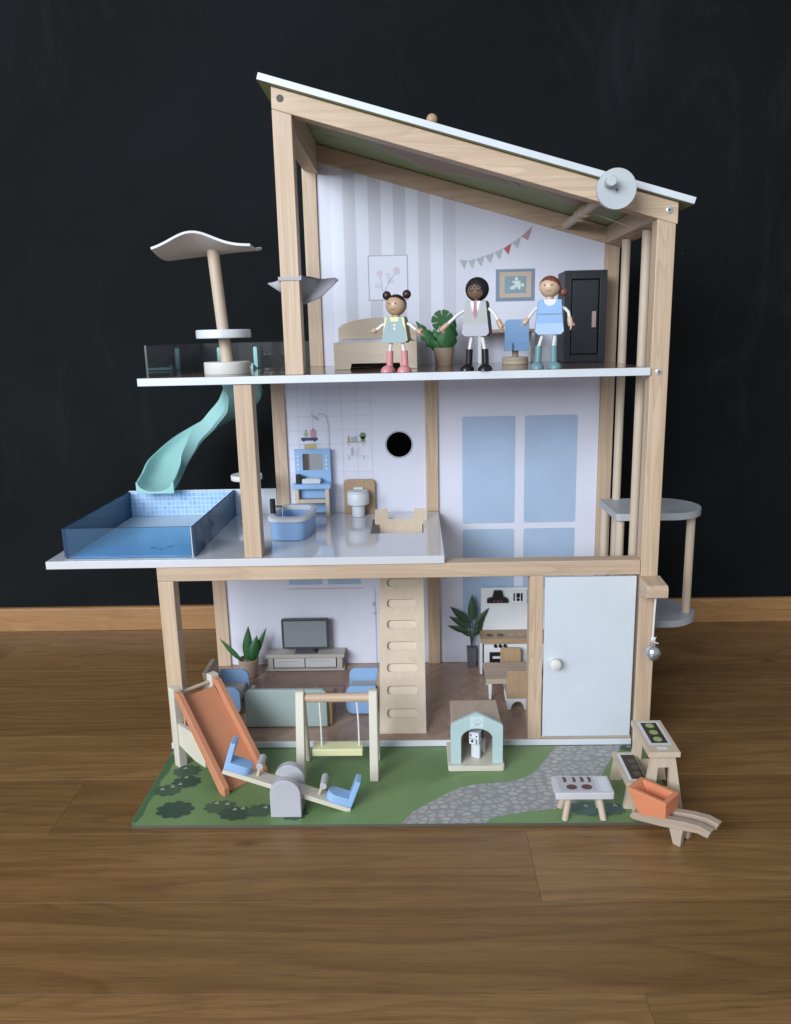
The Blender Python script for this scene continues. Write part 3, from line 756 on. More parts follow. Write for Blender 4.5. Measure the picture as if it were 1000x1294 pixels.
# --- stool on the pool deck
t = thing('stool', 'small round white stool behind the terrace post by the pool', 'stool', (-243, 200, 288.3))
MB().lathe([(24, 0), (24.6, .8), (24.6, 7.4), (24, 8.2), (.01, 8.2)], (-241, 200, 361), 44).build('seat', 'off_white', t)
MB().cyl((-243, 200, 290), (-243, 200, 361.5), 6, 20).build('stem', 'ply_z', t)
MB().lathe([(12, 0), (12, 5), (.01, 5)], (-243, 200, 288.3), 32).build('base', 'ply_z', t)

# ================================================================== upper room
# --- bed
t = thing('bed', 'plywood toy bed with arched headboard behind the pigtail doll', 'bed', (-26, 160, 533))
FZ = 532.9
MB().prism([(-86, FZ), (-86, 571), (33, 571), (33, FZ), (10, FZ), (8, 541), (-61, 541), (-63, FZ)], 'y', 118, 126).build('side_board', 'ply_x', t, bevel=.6)
MB().prism([(-86, FZ), (-86, 592)]+[(-86+119*k/16, 592+14*math.sin(math.pi*k/16)**.6) for k in range(1, 16)]+[(33, 592), (33, FZ)], 'y', 198, 205).build('headboard', 'ply_x', t, bevel=.6)
box('end_board', 'ply_y', t, -86, -80, 126.2, 197.8, FZ, 571)
box('end_board', 'ply_y', t, 27, 33, 126.2, 197.8, FZ, 571)
paint('blanket', (.52, .52, .58), .9, var=.35, bmp=.4)
m = MB().box(-79.5, 26.5, 127, 197.5, 556, 575); m.build('blanket', 'blanket', t, bevel=5, seg=4)
decal('side_shadow_gap', 'board_dark', t, [], 'y', 100) if False else None
# --- potted plant
def leafpoly(L, W, notch=0, n=14):
    a = [(0, 0)]
    for k in range(1, n): 
        u = k/n; a.append((W*math.sin(math.pi*u**.8)*(.72 if notch and k % 3 == 0 else 1), L*u))
    a.append((0, L)); return a+[(-x, y) for x, y in a[-2:0:-1]]
def leaf(parent, base, L, W, lean, turn, mat, notch=0, name='leaf', curve=.12):
    P = leafpoly(L, W, notch); n = len(P); half = n//2
    M = Matrix.Translation(Vector(base)) @ Matrix.Rotation(R(turn), 4, 'Z') @ Matrix.Rotation(R(lean), 4, 'Y')
    vv = [(x, -curve*abs(x)*1.2+curve*L*.5*(y/L)**2, y) for x, y in P]
    cl = []
    for k in range(0, 15): cl.append((0, curve*L*.5*(k/14)**2, L*k/14))
    m = MB(); N_ = half+1
    right = vv[:half+1]; left = [vv[0]]+vv[:half-1:-1]
    V = right+left+cl; fs = []
    for k in range(half): fs += [(k, k+1, 2*N_+k+1, 2*N_+k), (N_+k+1, N_+k, 2*N_+k, 2*N_+k+1)]
    m.add(V, fs); m.xf(M); return m.build(name, mat, parent, solid=1.0, thick_off=0)
t = thing('potted_plant', 'leafy green plant in clay pot between bed and suited doll', 'plant', (74, 190, 533), group='potted plants')
pot = MB().lathe([(12.5, 0), (13, .6), (16, 26), (15, 26.6), (13.8, 22), (.01, 21)], (74, 190, FZ), 36).build('pot', 'clay_pot', t)
leaf(t, (66, 188, 553), 58, 10, -36, 0, 'leaf_green', 1)
leaf(t, (76, 184, 553), 44, 15, 6, 8, 'leaf_green')
leaf(t, (80, 192, 553), 52, 12, 8, 8, 'leaf_green', 1)
leaf(t, (84, 194, 553), 54, 6, 10, 20, 'leaf_dark', 1)
leaf(t, (68, 186, 553), 36, 12, -16, -10, 'leaf_green')
m_ = thing  # alias kept short
MB().tube([(74, 192, 553), (73, 193, 590)], 1.2, 6).build('stalk', 'leaf_dark', t)
h = [(74+19*math.cos(R(a)), 596+19*math.sin(R(a))) for a in range(-60, 240, 10)]
mon = []
for k, a in enumerate(range(-70, 251, 8)):
    
    for da, r_ in (((-2.5, 17), (0, 7), (2.5, 17)) if k % 6 == 3 else ((0, 17.5),)): mon.append((73+r_*math.cos(R(a+da)), 599+r_*.95*math.sin(R(a+da))))
MB().prism(mon, 'y', 199, 200).build('leaf', 'leaf_green', t)
# --- desk and swivel chair
t = thing('desk', 'narrow wooden desk with white legs against upper back wall', 'desk', (172, 240, 533))
box('desk_top', 'oakwood_x', t, 124, 219, 214, 265, 579.5, 584.5)
for x in (128, 210):
    box('leg', 'white_paint', t, x, x+5, 216, 221, FZ, 579.3)
    box('leg', 'white_paint', t, x, x+5, 257, 262, FZ, 579.3)
t = thing('swivel_chair', 'blue swivel chair on round wooden base between the two adult dolls', 'chair', (180, 175, 533))
MB().lathe([(19, 0), (19.4, .5), (19.4, 4.5), (19, 5), (19.4, 5.6), (19.4, 10), (18.6, 10.8), (.01, 10.8)], (180, 178, FZ), 44).build('base', 'ply_x', t)
MB().cyl((180, 178, 543), (180, 178, 553), 4.8, 20).build('column', 'ply_z', t)
box('seat', 'sky_blue', t, 165, 195, 166.5, 196, 553, 559, bevel=1)
MB().prism(rrect(162.5, 198, 553, 598, 5, 5, '1100'), 'y', 160, 166).build('backrest', 'sky_blue', t, bevel=.8)
for x in (162.3, 187.5): box('arm', 'sky_blue', t, x, x+10.5, 155, 159.7, 553, 565, bevel=.6)
# --- wardrobe
t = thing('wardrobe', 'black toy wardrobe with pale pink handle at the upper right', 'wardrobe', (287, 230, 533))
m = MB().box(255.5, 318, 206, 258, FZ, 667); m.build('cabinet', 'black_wardrobe', t, bevel=1)
for a in ((255, 266, FZ, 667.5), (308, 318.5, FZ, 667.5), (266.2, 307.8, 655, 667.4), (266.2, 307.8, FZ, 544)): box('frame', 'black_wardrobe', t, a[0], a[1], 198.5, 205.8, a[2], a[3], bevel=.9)
dw = box('door', 'black_wardrobe', t, 267.6, 306.4, 200.5, 205.6, 545.5, 653.5, bevel=.8)
box('handle', 'handle_pink', dw, 297, 303, 195, 200.4, 584, 608, bevel=.8)

# ================================================================== bathroom
FM = 288.15
t = thing('vanity', 'blue vanity with mirror, white basin and pine legs in the bathroom', 'vanity', (-142, 245, 288))
MB().plate_hole((-172, -113, 292, 399), rectloop(-159, -125, 364, 391.5), 'y', 258, 263).build('back_board', 'sky_blue', t)
box('mirror', 'mirror', t, -159.2, -124.8, 258.8, 262, 363.8, 391.7, bevel=0)
for x in (-166, -119):
    for k in range(4): MB().lathe([(2.2, 0), (2, -.8), (.8, -1.6), (.01, -1.7)], (x, 258, 366+7*k), 14, 'y').build('bulb', 'white_edge', t)
MB().prism(rrect(-175, -112, 336, 344, 2), 'y', 236, 257.8).build('counter', 'sky_blue', t, bevel=.6)
for x in (-171.5, -121.5):
    for y in (238, 250): box('leg', 'ply_z', t, x, x+6.5, y, y+5.5, FM, 335.8, bevel=.5)
box('rail', 'ply_x', t, -164.8, -121.7, 238.5, 243, 312, 318.5, bevel=.5)
box('drawer', 'sky_blue', t, -164, -122, 250, 255, 318, 335, bevel=.5)
MB().prism(rrect(-159, -128.5, 344.3, 352.5, 2.5), 'y', 240, 255).build('basin', 'white_edge', t, bevel=1)
MB().box(-169.5, -161.5, 243, 251, 344.3, 359.5).box(-161.6, -153.5, 245, 249, 352.5, 356).build('faucet', 'black_paint', t, bevel=.6)
t = thing('bathtub', 'blue oval bathtub with white rim and black tap', 'bathtub', (-155, 122, 288))
def tubloop(s_): 
    q = []
    for k in range(40):
        a = 2*math.pi*k/40; c_, s2 = math.cos(a), math.sin(a)
        q.append((30*s_*math.copysign(abs(c_)**.5, c_), 50*s_*math.copysign(abs(s2)**.6, s2)))
    c_, s2 = math.cos(R(-5)), math.sin(R(-5))
    return [(-159+x*c_-y*s2, 134+x*s2+y*c_) for x, y in q]
def loft(levels, name, mat, cap=(True, True)):
    m = MB(); n = 40; vv = []
    for s_, z in levels: vv += [(x, y, z) for x, y in tubloop(s_)]
    fs = [(j*n+k, j*n+(k+1) % n, (j+1)*n+(k+1) % n, (j+1)*n+k) for j in range(len(levels)-1) for k in range(n)]
    if cap[0]: fs.append(list(range(n))[::-1])
    if cap[1]: fs.append(list(range((len(levels)-1)*n, len(levels)*n)))
    return m.add(vv, fs).build(name, mat, t, sharp=50)
loft([(.92, FM), (.96, 289.5), (.98, 316), (.80, 316), (.76, 296), (.6, 294)], 'tub', 'sky_blue')
m = MB(); n = 40; L4 = [(1.0, 316.2), (1.06, 317.5), (1.06, 322), (1.02, 323.5), (.80, 323.5), (.78, 316.2)]; vv = []
for s_, z in L4: vv += [(x, y, z) for x, y in tubloop(s_)]
m.add(vv, [(j*n+k, j*n+(k+1) % n, ((j+1) % 6)*n+(k+1) % n, ((j+1) % 6)*n+k) for j in range(6) for k in range(n)]).build('rim', 'white_edge', t, sharp=50)
MB().cyl((-186.5, 118, 323.6), (-186.5, 118, 345), 4.2, 20).cyl((-182.5, 117, 334), (-172, 115.5, 334), 1.6, 14).build('tap', 'black_paint', t)
MB().tube([(-172.5, 115.6, 333), (-171.5, 115, 328), (-172, 114, 318)], .5, 6).build('water_jet', 'white_edge', t)
t = thing('toilet', 'white round toilet with oak back board in the bathroom', 'toilet', (-67, 250, 288))
MB().prism(rrect(-93, -40.5, FM, 346, 7, 5, '1100'), 'y', 262, 268).build('back_board', 'oakwood_z', t, bevel=.8)
MB().lathe([(9.5, 0), (10.5, .6), (10.5, 18), (17.5, 21), (18, 22), (18, 39), (17.4, 40), (.01, 40)], (-68, 242.5, FM), 40).build('bowl', 'white_edge', t)
MB().lathe([(16.4, 0), (16.4, 2), (15.5, 2.8), (.01, 2.8)], (-68, 243, 328.3), 36).build('lid', 'white_edge', t)
box('flush_button', 'white_edge', t, -76, -60, 258, 261.8, 330, 333.5)

# ================================================================== ground floor
FG = 14.3
t = thing('television', 'dark framed toy television on the media console', 'television', (-168, 253, 45))
MB().prism(rrect(-209, -127, 51, 106, 3), 'y', 250, 256).build('frame', 'tv_frame', t, bevel=.8)
box('screen', 'tv_screen', t, -205, -131, 249.2, 250.2, 55, 102, bevel=.2)
MB().prism([(-188, 45.2), (-148, 45.2), (-153, 51.5), (-183, 51.5)], 'y', 243, 262).build('foot', 'tv_frame', t, bevel=.5)
t = thing('media_console', 'low grey wood media console with two white drawers under television', 'console', (-170, 235, 14))
box('top', 'stand_grey', t, -238, -101, 238, 269, 39, 45); box('base', 'stand_grey', t, -239, -101, 240, 269, FG, 18)
for x in (-234, -114): box('side', 'stand_grey', t, x, x+9, 241, 268, 18.2, 38.8)
box('back', 'stand_grey', t, -224.5, -114.5, 263, 268, 18.2, 38.8)
for x0, x1 in ((-223.5, -170.5), (-169, -116)):
    q = box('drawer', 'drawer_white', t, x0, x1, 242.5, 262, 20, 37, bevel=.5)
    box('drawer_slot', 'stand_grey', q, x0+8, x1-8, 241.9, 242.7, 31, 32.2, bevel=0)
t = thing('potted_plant', 'pointed green plant in clay pot left of the television', 'plant', (-264, 228, 14), group='potted plants')
MB().lathe([(14, 0), (14.6, .6), (17.6, 30), (16.5, 31), (15, 26), (.01, 25)], (-264, 226, FG), 36).build('pot', 'clay_pot', t)
for b_, L, W, ln, tu in (((-266, 226, 40), 63, 8.5, 4, 0), ((-258, 222, 40), 48, 9.5, 14, 8), ((-257, 228, 40), 64, 5, 24, 0), ((-274, 224, 40), 56, 4.5, -42, 0), ((-262, 230, 40), 40, 8, -6, -5)):
    leaf(t, b_, L, W, ln, tu, 'leaf_green')
t = thing('sofa', 'sage green sofa seen from its plain back in the living room', 'sofa', (-170, 60, 14))
MB().prism(rrect(-230, -109, FG+1, 74.5, 8, 5, '1100'), 'y', 39, 46).build('back', 'sofa_sage', t, bevel=1)
box('seat', 'tan_x', t, -224, -116, 46.2, 95, FG+8, 38, bevel=1.5)
MB().prism(rrect(46.5, 97, FG, 58, 6, 5, '1100'), 'x', -230, -224.3).build('arm', 'tan_y', t, bevel=.6)
MB().prism(rrect(46.5, 97, FG, 52, 6, 5, '1100'), 'x', -115.7, -103).build('arm', 'oakwood_y', t, bevel=.6)
def armchair(loc, flip, label):
    t = thing('armchair', label, 'armchair', loc, group='blue armchairs')
    s_ = -1 if flip else 1
    X_ = lambda x: x*s_
    for y in (-36, 30):
        MB().prism([(X_(a), b) for a, b in rrect(-22, 24, 2, 47, 12, 6, '1001')], 'y', y, y+6).build('arm', 'sky_blue', t, bevel=.8, local=True)
    MB().box(min(X_(-20), X_(20)), max(X_(-20), X_(20)), -29.5, 29.5, 16, 27).build('seat', 'stand_grey', t, bevel=1.5, local=True)
    MB().prism([(X_(-22), 12), (X_(-15), 12), (X_(-27), 68), (X_(-34), 68)], 'y', -29, 29).build('backrest', 'tan_z', t, bevel=1.5, local=True)
    for x in (-14, 14):
        for y in (-24, 20): MB().box(X_(x)-3, X_(x)+3, y, y+5, 0, 16).build('leg', 'tan_z', t, local=True, bevel=.4)
armchair((-270, 112, FG), False, 'blue armchair with grey seat behind the orange garden slide')
armchair((-60, 112, FG), True, 'blue armchair partly hidden by the ladder')
# --- kitchen
t = thing('kitchen_unit', 'white kitchen unit with black hood, hob and oven beside the door post', 'kitchen', (190, 250, 14))
box('splashback', 'white_paint', t, 136, 248, 258, 266, FG, 154, bevel=.6)
MB().prism([(146, 129), (182, 129), (182, 135), (179, 138), (174, 139), (171, 151), (158, 151), (155, 139), (149, 138), (146, 135)], 'y', 252, 257.8).build('hood', 'black_paint', t, bevel=.5)
for x in (158, 164, 170): MB().lathe([(1.1, 0), (1.1, -.7)], (x, 252, 132.5), 10, 'y').build('hood_light', 'flag_red', t)
sk = box('spice_rack', 'white_paint', t, 187, 214, 254, 257.8, 128, 151, bevel=.5)
for a in ((191, 193.3, 132, 146), (196, 202, 138, 146), (203.5, 206.5, 132, 146)): box('utensil', 'black_paint', sk, a[0], a[1], 253, 254.2, a[2], a[3], bevel=.3)
MB().lathe([(2.8, 0), (2.8, -.8)], (199, 254, 134.5), 16, 'y').build('utensil', 'black_paint', sk)
box('worktop', 'oakwood_x', t, 134, 248, 214, 257.8, 70, 79, bevel=.6)
for x in (146, 164, 181, 198):
    decal('hob_plate', 'board_dark' if x < 180 else 'clay_pot', t, [ell(x+3, 232, 6, 7, 20)], 'z', 79.3)
box('front', 'white_paint', t, 138, 248, 217, 225, FG+6, 69.8, bevel=.5)
for x in (139, 240): box('leg', 'white_paint', t, x, x+5, 218, 224, FG, FG+5.8, bevel=.4)
for x in (158, 166, 174): MB().lathe([(3.1, 0), (2.8, -3), (.01, -3.2)], (x-1, 217, 66), 18, 'y').build('knob', 'black_paint', t)
ov = box('oven_door', 'black_paint', t, 147, 192, 215, 216.8, 24, 55, bevel=.4)
box('oven_handle', 'white_edge', ov, 152, 186, 211.5, 214.8, 45, 48.5, bevel=.5)
box('side', 'white_paint', t, 131, 135.5, 218, 266, FG, 70, bevel=.5)
# --- tall plant
t = thing('potted_plant', 'tall leafy plant in slim dark grey pot beside kitchen unit', 'plant', (120, 258, 14), group='potted plants')
MB().prism([(113, FG), (127, FG), (128.5, 48), (111.5, 48)], 'y', 248, 264).build('pot', 'slate_pot', t, bevel=.6)
for x, z, L, W, ln in ((121, 96, 48, 7.5, 0), (117, 92, 46, 6.5, -48), (117, 84, 42, 5.5, -60), (116, 76, 40, 5, -72), (118, 68, 26, 3.4, -54), (125, 88, 40, 5, 38), (124, 78, 38, 5.5, 32), (124, 68, 36, 6, 26)):
    lf = leaf(t, (x, 255, z), L, W, ln, 0, 'leaf_dark', curve=.05)
    MB().tube([(120, 256, 46), ((x+120)/2, 256, (z+50)/2), (x, 255, z+2)], .8, 6).build('stem', 'leaf_dark', t)
# --- dining table and chairs
t = thing('dining_table', 'small wooden dining table with white legs behind the door post', 'table', (175, 150, 14))
box('table_top', 'tan_x', t, 133, 222, 120, 186, 42, 50, bevel=.8)
for x, y in ((137, 124), (212, 124), (137, 176), (212, 176)): MB().cyl((x+3, y+2, FG), (x+3, y+2, 41.9), 2.4, 14, 3.6).build('leg', 'white_paint', t)
def chair(x, y, flip, label):
    t = thing('dining_chair', label, 'chair', (x, y, FG), group='dining chairs')
    s_ = -1 if flip else 1
    MB().prism(rrect(-17, 17, 20, 65 if not flip else 53, 4, 5, '1100'), 'y', min(-16*s_, -21*s_), max(-16*s_, -21*s_)).build('backrest', 'oakwood_z', t, bevel=.6, local=True)
    MB().box(-16.5, 16.5, -15.7, 15, 20, 25).build('seat', 'tan_x', t, bevel=.6, local=True)
    for y_ in (-18, 11):
        MB().prism([(-17, 19.8), (17, 19.8), (17, 14), (15, 0), (10, 0), (9, 7), (5, 12), (0, 13.5), (-5, 12), (-9, 7), (-10, 0), (-15, 0), (-17, 14)], 'y', y_, y_+6).build('leg', 'white_paint', t, bevel=.4, local=True)
chair(178, 106, False, 'wooden dining chair with white legs in front of table')
chair(181, 186, True, 'wooden dining chair behind the table, in front of oven')

# ================================================================== dolls
def doll(loc, rz, label, cfg):
    t = thing('doll', label, 'doll', loc, rz, 'dolls')
    H0, H1 = cfg['torso']; w0, w1 = cfg['w']; dp = 6.5; r = cfg['r']; hz = cfg['hz']
    L = dict(local=True)
    MB().prism([(-w0, H0+4), (-w0+4, H0), (w0-4, H0), (w0, H0+4), (w1, H1-3), (w1-2, H1), (-w1+2, H1), (-w1, H1-3)], 'y', -dp, dp).build('torso', cfg['side'], t, bevel=.6, **L)
    tor = t.children[0]
    for nm_, mt, polys, k in cfg['print']: decal(nm_, mt, tor, polys, 'y', -dp-.25-.2*k, **L)
    MB().cyl((0, 0, H1-1), (0, 0, hz-r+2), 5, 18).build('neck', cfg['skin'], t, **L)
    hd = MB().ball((0, 0, hz), r, n=36, m=24).build('head', cfg['skin'], t, **L)
    hd['keep'] = 1; del hd['keep']
    hr = MB().ball((0, .4, hz+.3), r*cfg.get('hs', 1.035), n=48, m=32, keep=cfg['hair_keep']).build('hair', cfg['hair'], t, **L)
    for c, rr in cfg.get('buns', ()): MB().ball(c, rr).build('hair_bun', cfg['hair'], t, **L)
    ft = R(cfg.get('turn', 0))
    def onface(a, e, k=1.0):  # angle sideways, elevation
        a = R(a)+ft; e = R(e); return (r*k*math.sin(a)*math.cos(e), -r*k*math.cos(a)*math.cos(e), hz+r*k*math.sin(e))
    for a in (-19, 19): MB().ball(onface(a, 8), 1.05, n=12, m=8).build('eye', 'dark_ink', hd, **L)
    MB().tube([onface(a, -16-8*math.cos(R(a*4.4)), 1.005) for a in range(-18, 19, 4)], .38, 6).build('mouth', 'lip_ink', hd, **L)
    if cfg.get('glasses'):
        m = MB()
        for a0 in (-19, 19): m.tube([onface(a0+15*math.cos(R(q)), 6+15*math.sin(R(q)), 1.035) for q in range(0, 361, 20)], .55, 6)
        m.tube([onface(a, 9, 1.04) for a in (-5, 0, 5)], .5, 6); m.build('glasses', 'dark_ink', hd, **L)
    for s_ in (-1, 1):
        fx = cfg['foot'][0 if s_ < 0 else 1]; bh = cfg['boot']
        MB().cyl((s_*cfg['leg'], 0, H0+1), (fx*.9, 0, bh-1), 2.2, 14).build('leg', 'cord_white', t, **L)
        b = MB().cyl((fx, .5, 3), (fx*.92, .5, bh), 4.4, 22); b.ball((fx+s_*.8, -4, 0), 9.2, 11.5, 8.8, zmin=0.0); b.build('boot', cfg['bootmat'], t, **L)
        sh, el, ha, up_ = cfg['arm'][0 if s_ < 0 else 1]
        MB().tube([sh, ((sh[0]+el[0])/2, (sh[1]+el[1])/2, (sh[2]+el[2])/2+1.2), el, ((el[0]+ha[0])/2, (el[1]+ha[1])/2, (el[2]+ha[2])/2)], 2.1, 12).build('arm', 'cord_white', t, **L)
        e_, h_ = Vector(el), Vector(ha); d = (h_-e_).normalized(); e2 = e_.lerp(h_, .35)
        side = d.cross(Vector((0, 1, 0))).normalized(); fw = side.cross(d)
        hm = MB().tube([e2, e2+d*2, h_-d*3, h_], [2.6, 3.3, 3.7, 3.0], 14)
        for q in (-2.6, -.9, .9, 2.6):
            b0 = h_+fw*q*.9-d*1; hm.tube([b0, b0+d*3-side*.6, b0+d*(5.5-.35*q*q)-side*1.6], [1.1, 1.0, .7], 8)
        b0 = h_-d*4+side*3; hm.tube([b0-side*1.5, b0+d*2.2+side*1.2, b0+d*4+side*1.0], [1.2, 1.1, .8], 8)
        hm.build('hand', cfg['handmat'], t, **L)
    return t
# pigtail girl
doll((6.5, 16, 532.9), -22, 'doll with two brown hair buns, teal pinafore and pink boots', dict(torso=(37, 70), w=(18, 13.5), r=13.2, hz=84, side='olive_side', skin='skin_light', hair='hair_brown',
    hair_keep=lambda n: n.dot(Vector((0, .68, .73)).normalized()) > .05, buns=(((-14, 3, 97), 5.6), ((14, 3, 97.5), 5.6)), turn=0, foot=(-11, 11), leg=8, boot=27, bootmat='boot_pink', handmat='skin_light',
    print=(('blouse', 'blouse_yellow', [[(-17.8, 40), (-13.6, 37.2), (13.6, 37.2), (17.8, 40), (13.3, 69.4), (-13.3, 69.4)]], 0),
           ('pinafore', 'dress_teal', [[(-17.8, 39.5), (-14, 37.3), (14, 37.3), (17.2, 39.5), (14.8, 55), (11.8, 60), (10.2, 69.4), (6.6, 69.4), (5, 64), (-5, 64), (-6.6, 69.4), (-10.2, 69.4), (-12.5, 60), (-15.4, 52)]], 1),
           ('button', 'shirt_white', [ell(0, 59.5, 1.3, 1.5, 12), ell(0, 55, 1.3, 1.5, 12)], 2)),
    arm=(((-15.5, 0, 61), (-24, -2, 56), (-33, -3, 52), 0), ((15.5, 0, 61), (25, -2, 55), (35, -3, 49), 0))))
# suited man
doll((110, 12, 532.9), -24, 'doll with black hair, glasses, grey suit and black boots', dict(torso=(43, 87), w=(18.5, 14.2), r=13.4, hz=101, side='suit_side', skin='skin_dark', hair='hair_black', hs=1.12,
    hair_keep=lambda n: n.dot(Vector((0, -.93, -.36)).normalized()) < .70, turn=6, glasses=True, foot=(-11.5, 11.5), leg=7, boot=27, bootmat='boot_black', handmat='skin_light',
    print=(('jacket', 'suit_grey', [[(-16.8, 58), (16.8, 58), (14.0, 86.5), (-14.0, 86.5)]], 0), ('trousers', 'suit_lilac', [[(-18.2, 47), (-14.2, 43.3), (14.2, 43.3), (18.2, 47), (16.9, 58), (-16.9, 58)]], 0),
           ('lapel', 'suit_lilac', [[(-9.5, 86.6), (9.5, 86.6), (6.5, 74), (0, 64), (-6.5, 74)]], 1), ('shirt', 'shirt_white', [[(-6.5, 86.6), (6.5, 86.6), (4.5, 77), (0, 67), (-4.5, 77)]], 2),
           ('tie', 'tie_rose', [[(-2.2, 86.4), (2.2, 86.4), (1.8, 82.5), (3.2, 71), (0, 64.8), (-3.2, 71), (-1.8, 82.5)]], 3)),
    arm=(((-15.8, 0, 76), (-31, -6, 65), (-47, -8, 51), 0), ((15.8, 0, 77), (26, -4, 68), (35, -6, 53), 0))))
# woman
doll((204, 24, 532.9), -4, 'doll with red side bun, blue striped dress and teal boots beside wardrobe', dict(torso=(43, 87), w=(18.5, 14.5), r=13.3, hz=102.5, side='sky_blue', skin='skin_fair', hair='hair_red',
    hair_keep=lambda n: n.dot(Vector((.12, .50, .86)).normalized()) > -.02 - .14*n.x, buns=(((17.5, 2, 96), 5.6),), turn=-14, foot=(-14, 7), leg=8, boot=29, bootmat='boot_teal', handmat='skin_fair',
    print=(('dress', 'sky_blue', [[(-16.6, 57), (16.6, 57), (14.3, 86.5), (-14.3, 86.5)]], 0), ('skirt_hem', 'pale_blue', [[(-18.2, 47), (-14.2, 43.3), (14.2, 43.3), (18.2, 47), (16.9, 57), (-16.9, 57)]], 0),
           ('belt', 'puzzle_slate', [[(-16.2, 68), (16.2, 68), (15.9, 69.4), (-15.9, 69.4)]], 1), ('collar', 'shirt_white', [arc(0, 87, 8, 180, 360, 12)], 1)),
    arm=(((-16, 0, 77), (-24, -3, 68), (-33, -5, 57), 0), ((16, 0, 77), (24, -2, 71), (27.5, -4, 53), 0))))

# ================================================================== garden board and the toys on it
g = thing('garden_board', 'flat green garden board with printed grey cobble path in front of dollhouse', 'board', (0, -92, 0))
gb = rrect(-329, 343, -184, -2.2, 9, 6)
lawn = MB().prism(gb, 'z', .1, 3.6).build('board', 'board_dark', g, bevel=.3)
decal('lawn_print', 'grass_print', g, [rrect(-328.5, 342.5, -183.5, -2.6, 8.6, 6)], 'z', 3.75)
decal('lawn_edge_print', 'leaf_edge_print', g, [[(-328, -20), (-320, -10), (-312, -20), (-318, -40), (-316, -62), (-321, -85), (-317, -110), (-321, -135), (-319, -160), (-322, -176), (-328, -178)]], 'z', 3.85)
paint('grass_light', (.17, .27, .11), .45, var=.06)
decal('lawn_glow_print', 'grass_light', g, [[(-20, -182), (2, -181), (17, -159), (39, -139), (69, -113), (100, -99), (140, -94), (172, -80), (193, -52), (221, -3), (180, -3), (160, -40), (130, -66), (80, -74), (40, -96), (5, -130)], [(104, -182), (113, -173), (132, -167), (164, -159), (193, -155), (225, -138), (240, -150), (215, -168), (180, -182)]], 'z', 3.88)
decal('path_print', 'cobble_print', g, [[(221, -3), (193, -52), (182, -68), (172, -80), (158, -88), (140, -94), (120, -97), (100, -99), (84, -104), (69, -113), (39, -139), (17, -159), (2, -183), (104, -183), (113, -173), (132, -167), (164, -159), (193, -155), (218, -143), (237, -126), (258, -96), (276, -66), (293, -33), (318, -3)]], 'z', 4.0)
bl = [(-275, -21, 18, 17, 'bush_dark'), (-292, -61, 19, 15, 'bush_mid'), (-285, -88, 19, 14, 'bush_dark'), (-305, -108, 18, 13, 'bush_mid'), (-282, -151, 23, 18, 'bush_dark'), (-226, -146, 20, 14, 'bush_mid'), (-203, -160, 21, 14, 'bush_dark'), (-173, -154, 18, 13, 'bush_mid'), (-130, -161, 17, 13, 'bush_dark'), (236, -155, 25, 15, 'bush_teal'), (262, -156, 18, 12, 'bush_teal'), (320, -10, 11, 7, 'bush_dark'), (322, -120, 14, 12, 'bush_mid')]
for k, (x, y, a, b, mt) in enumerate(bl): decal('bush_print', mt, g, [scallop(x, y, a*1.06, b*1.06, 9, .2, 120, k)], 'z', 4.05+.03*k)
fw_ = []
for x, y in ((-296, -55), (-288, -78), (-300, -100), (-292, -94), (-312, -106), (-232, -138), (-218, -140), (-206, -152), (-196, -150), (-168, -148), (232, -150), (246, -145), (268, -150), (322, -8)): fw_ += [ell(x-1.5, y-.6, 1.3, 1.5, 8, 30), ell(x+1.5, y-.6, 1.3, 1.5, 8, -30), ell(x, y+1.9, 1.2, 1.6, 8)]
decal('flower_print', 'flower_print', g, fw_, 'z', 4.55)
GZ = 3.8
# --- orange slide
t = thing('garden_slide', 'orange garden slide with ivory wooden posts at left of the board', 'slide', (-284, -23, GZ), -43)
LO = dict(local=True)
for y in (-30, 30):
    MB().box(-6.5, 6.5, y-6.5, y+6.5, 0, 117).build('post', 'ivory_ply' if 'ivory_ply' in MATS else 'ivory', t, bevel=1.6, **LO)
    MB().prism([(6.6, 66), (6.6, 34), (45, 25), (70, 25), (70, 34), (40, 66)], 'y', y-4, y+2.5).build('side_board', 'ivory', t, bevel=.6, **LO)
MB().cyl((0, -23.6, 106), (0, 23.6, 106), 2.6, 16).build('rod', 'ply_y', t, **LO)
for y in (-34, 27):
    MB().prism([(6.7, 105), (2, 112), (14, 112), (112, 11), (112, 0), (100, 0)], 'y', y, y+8).build('rail', 'terracotta', t, bevel=.8, **LO)
MB().prism([(6.7, 96), (7, 101), (10, 100), (106, 2), (106, 0), (99, 0)], 'y', -25.8, 26.8).build('chute', 'terracotta', t, **LO)
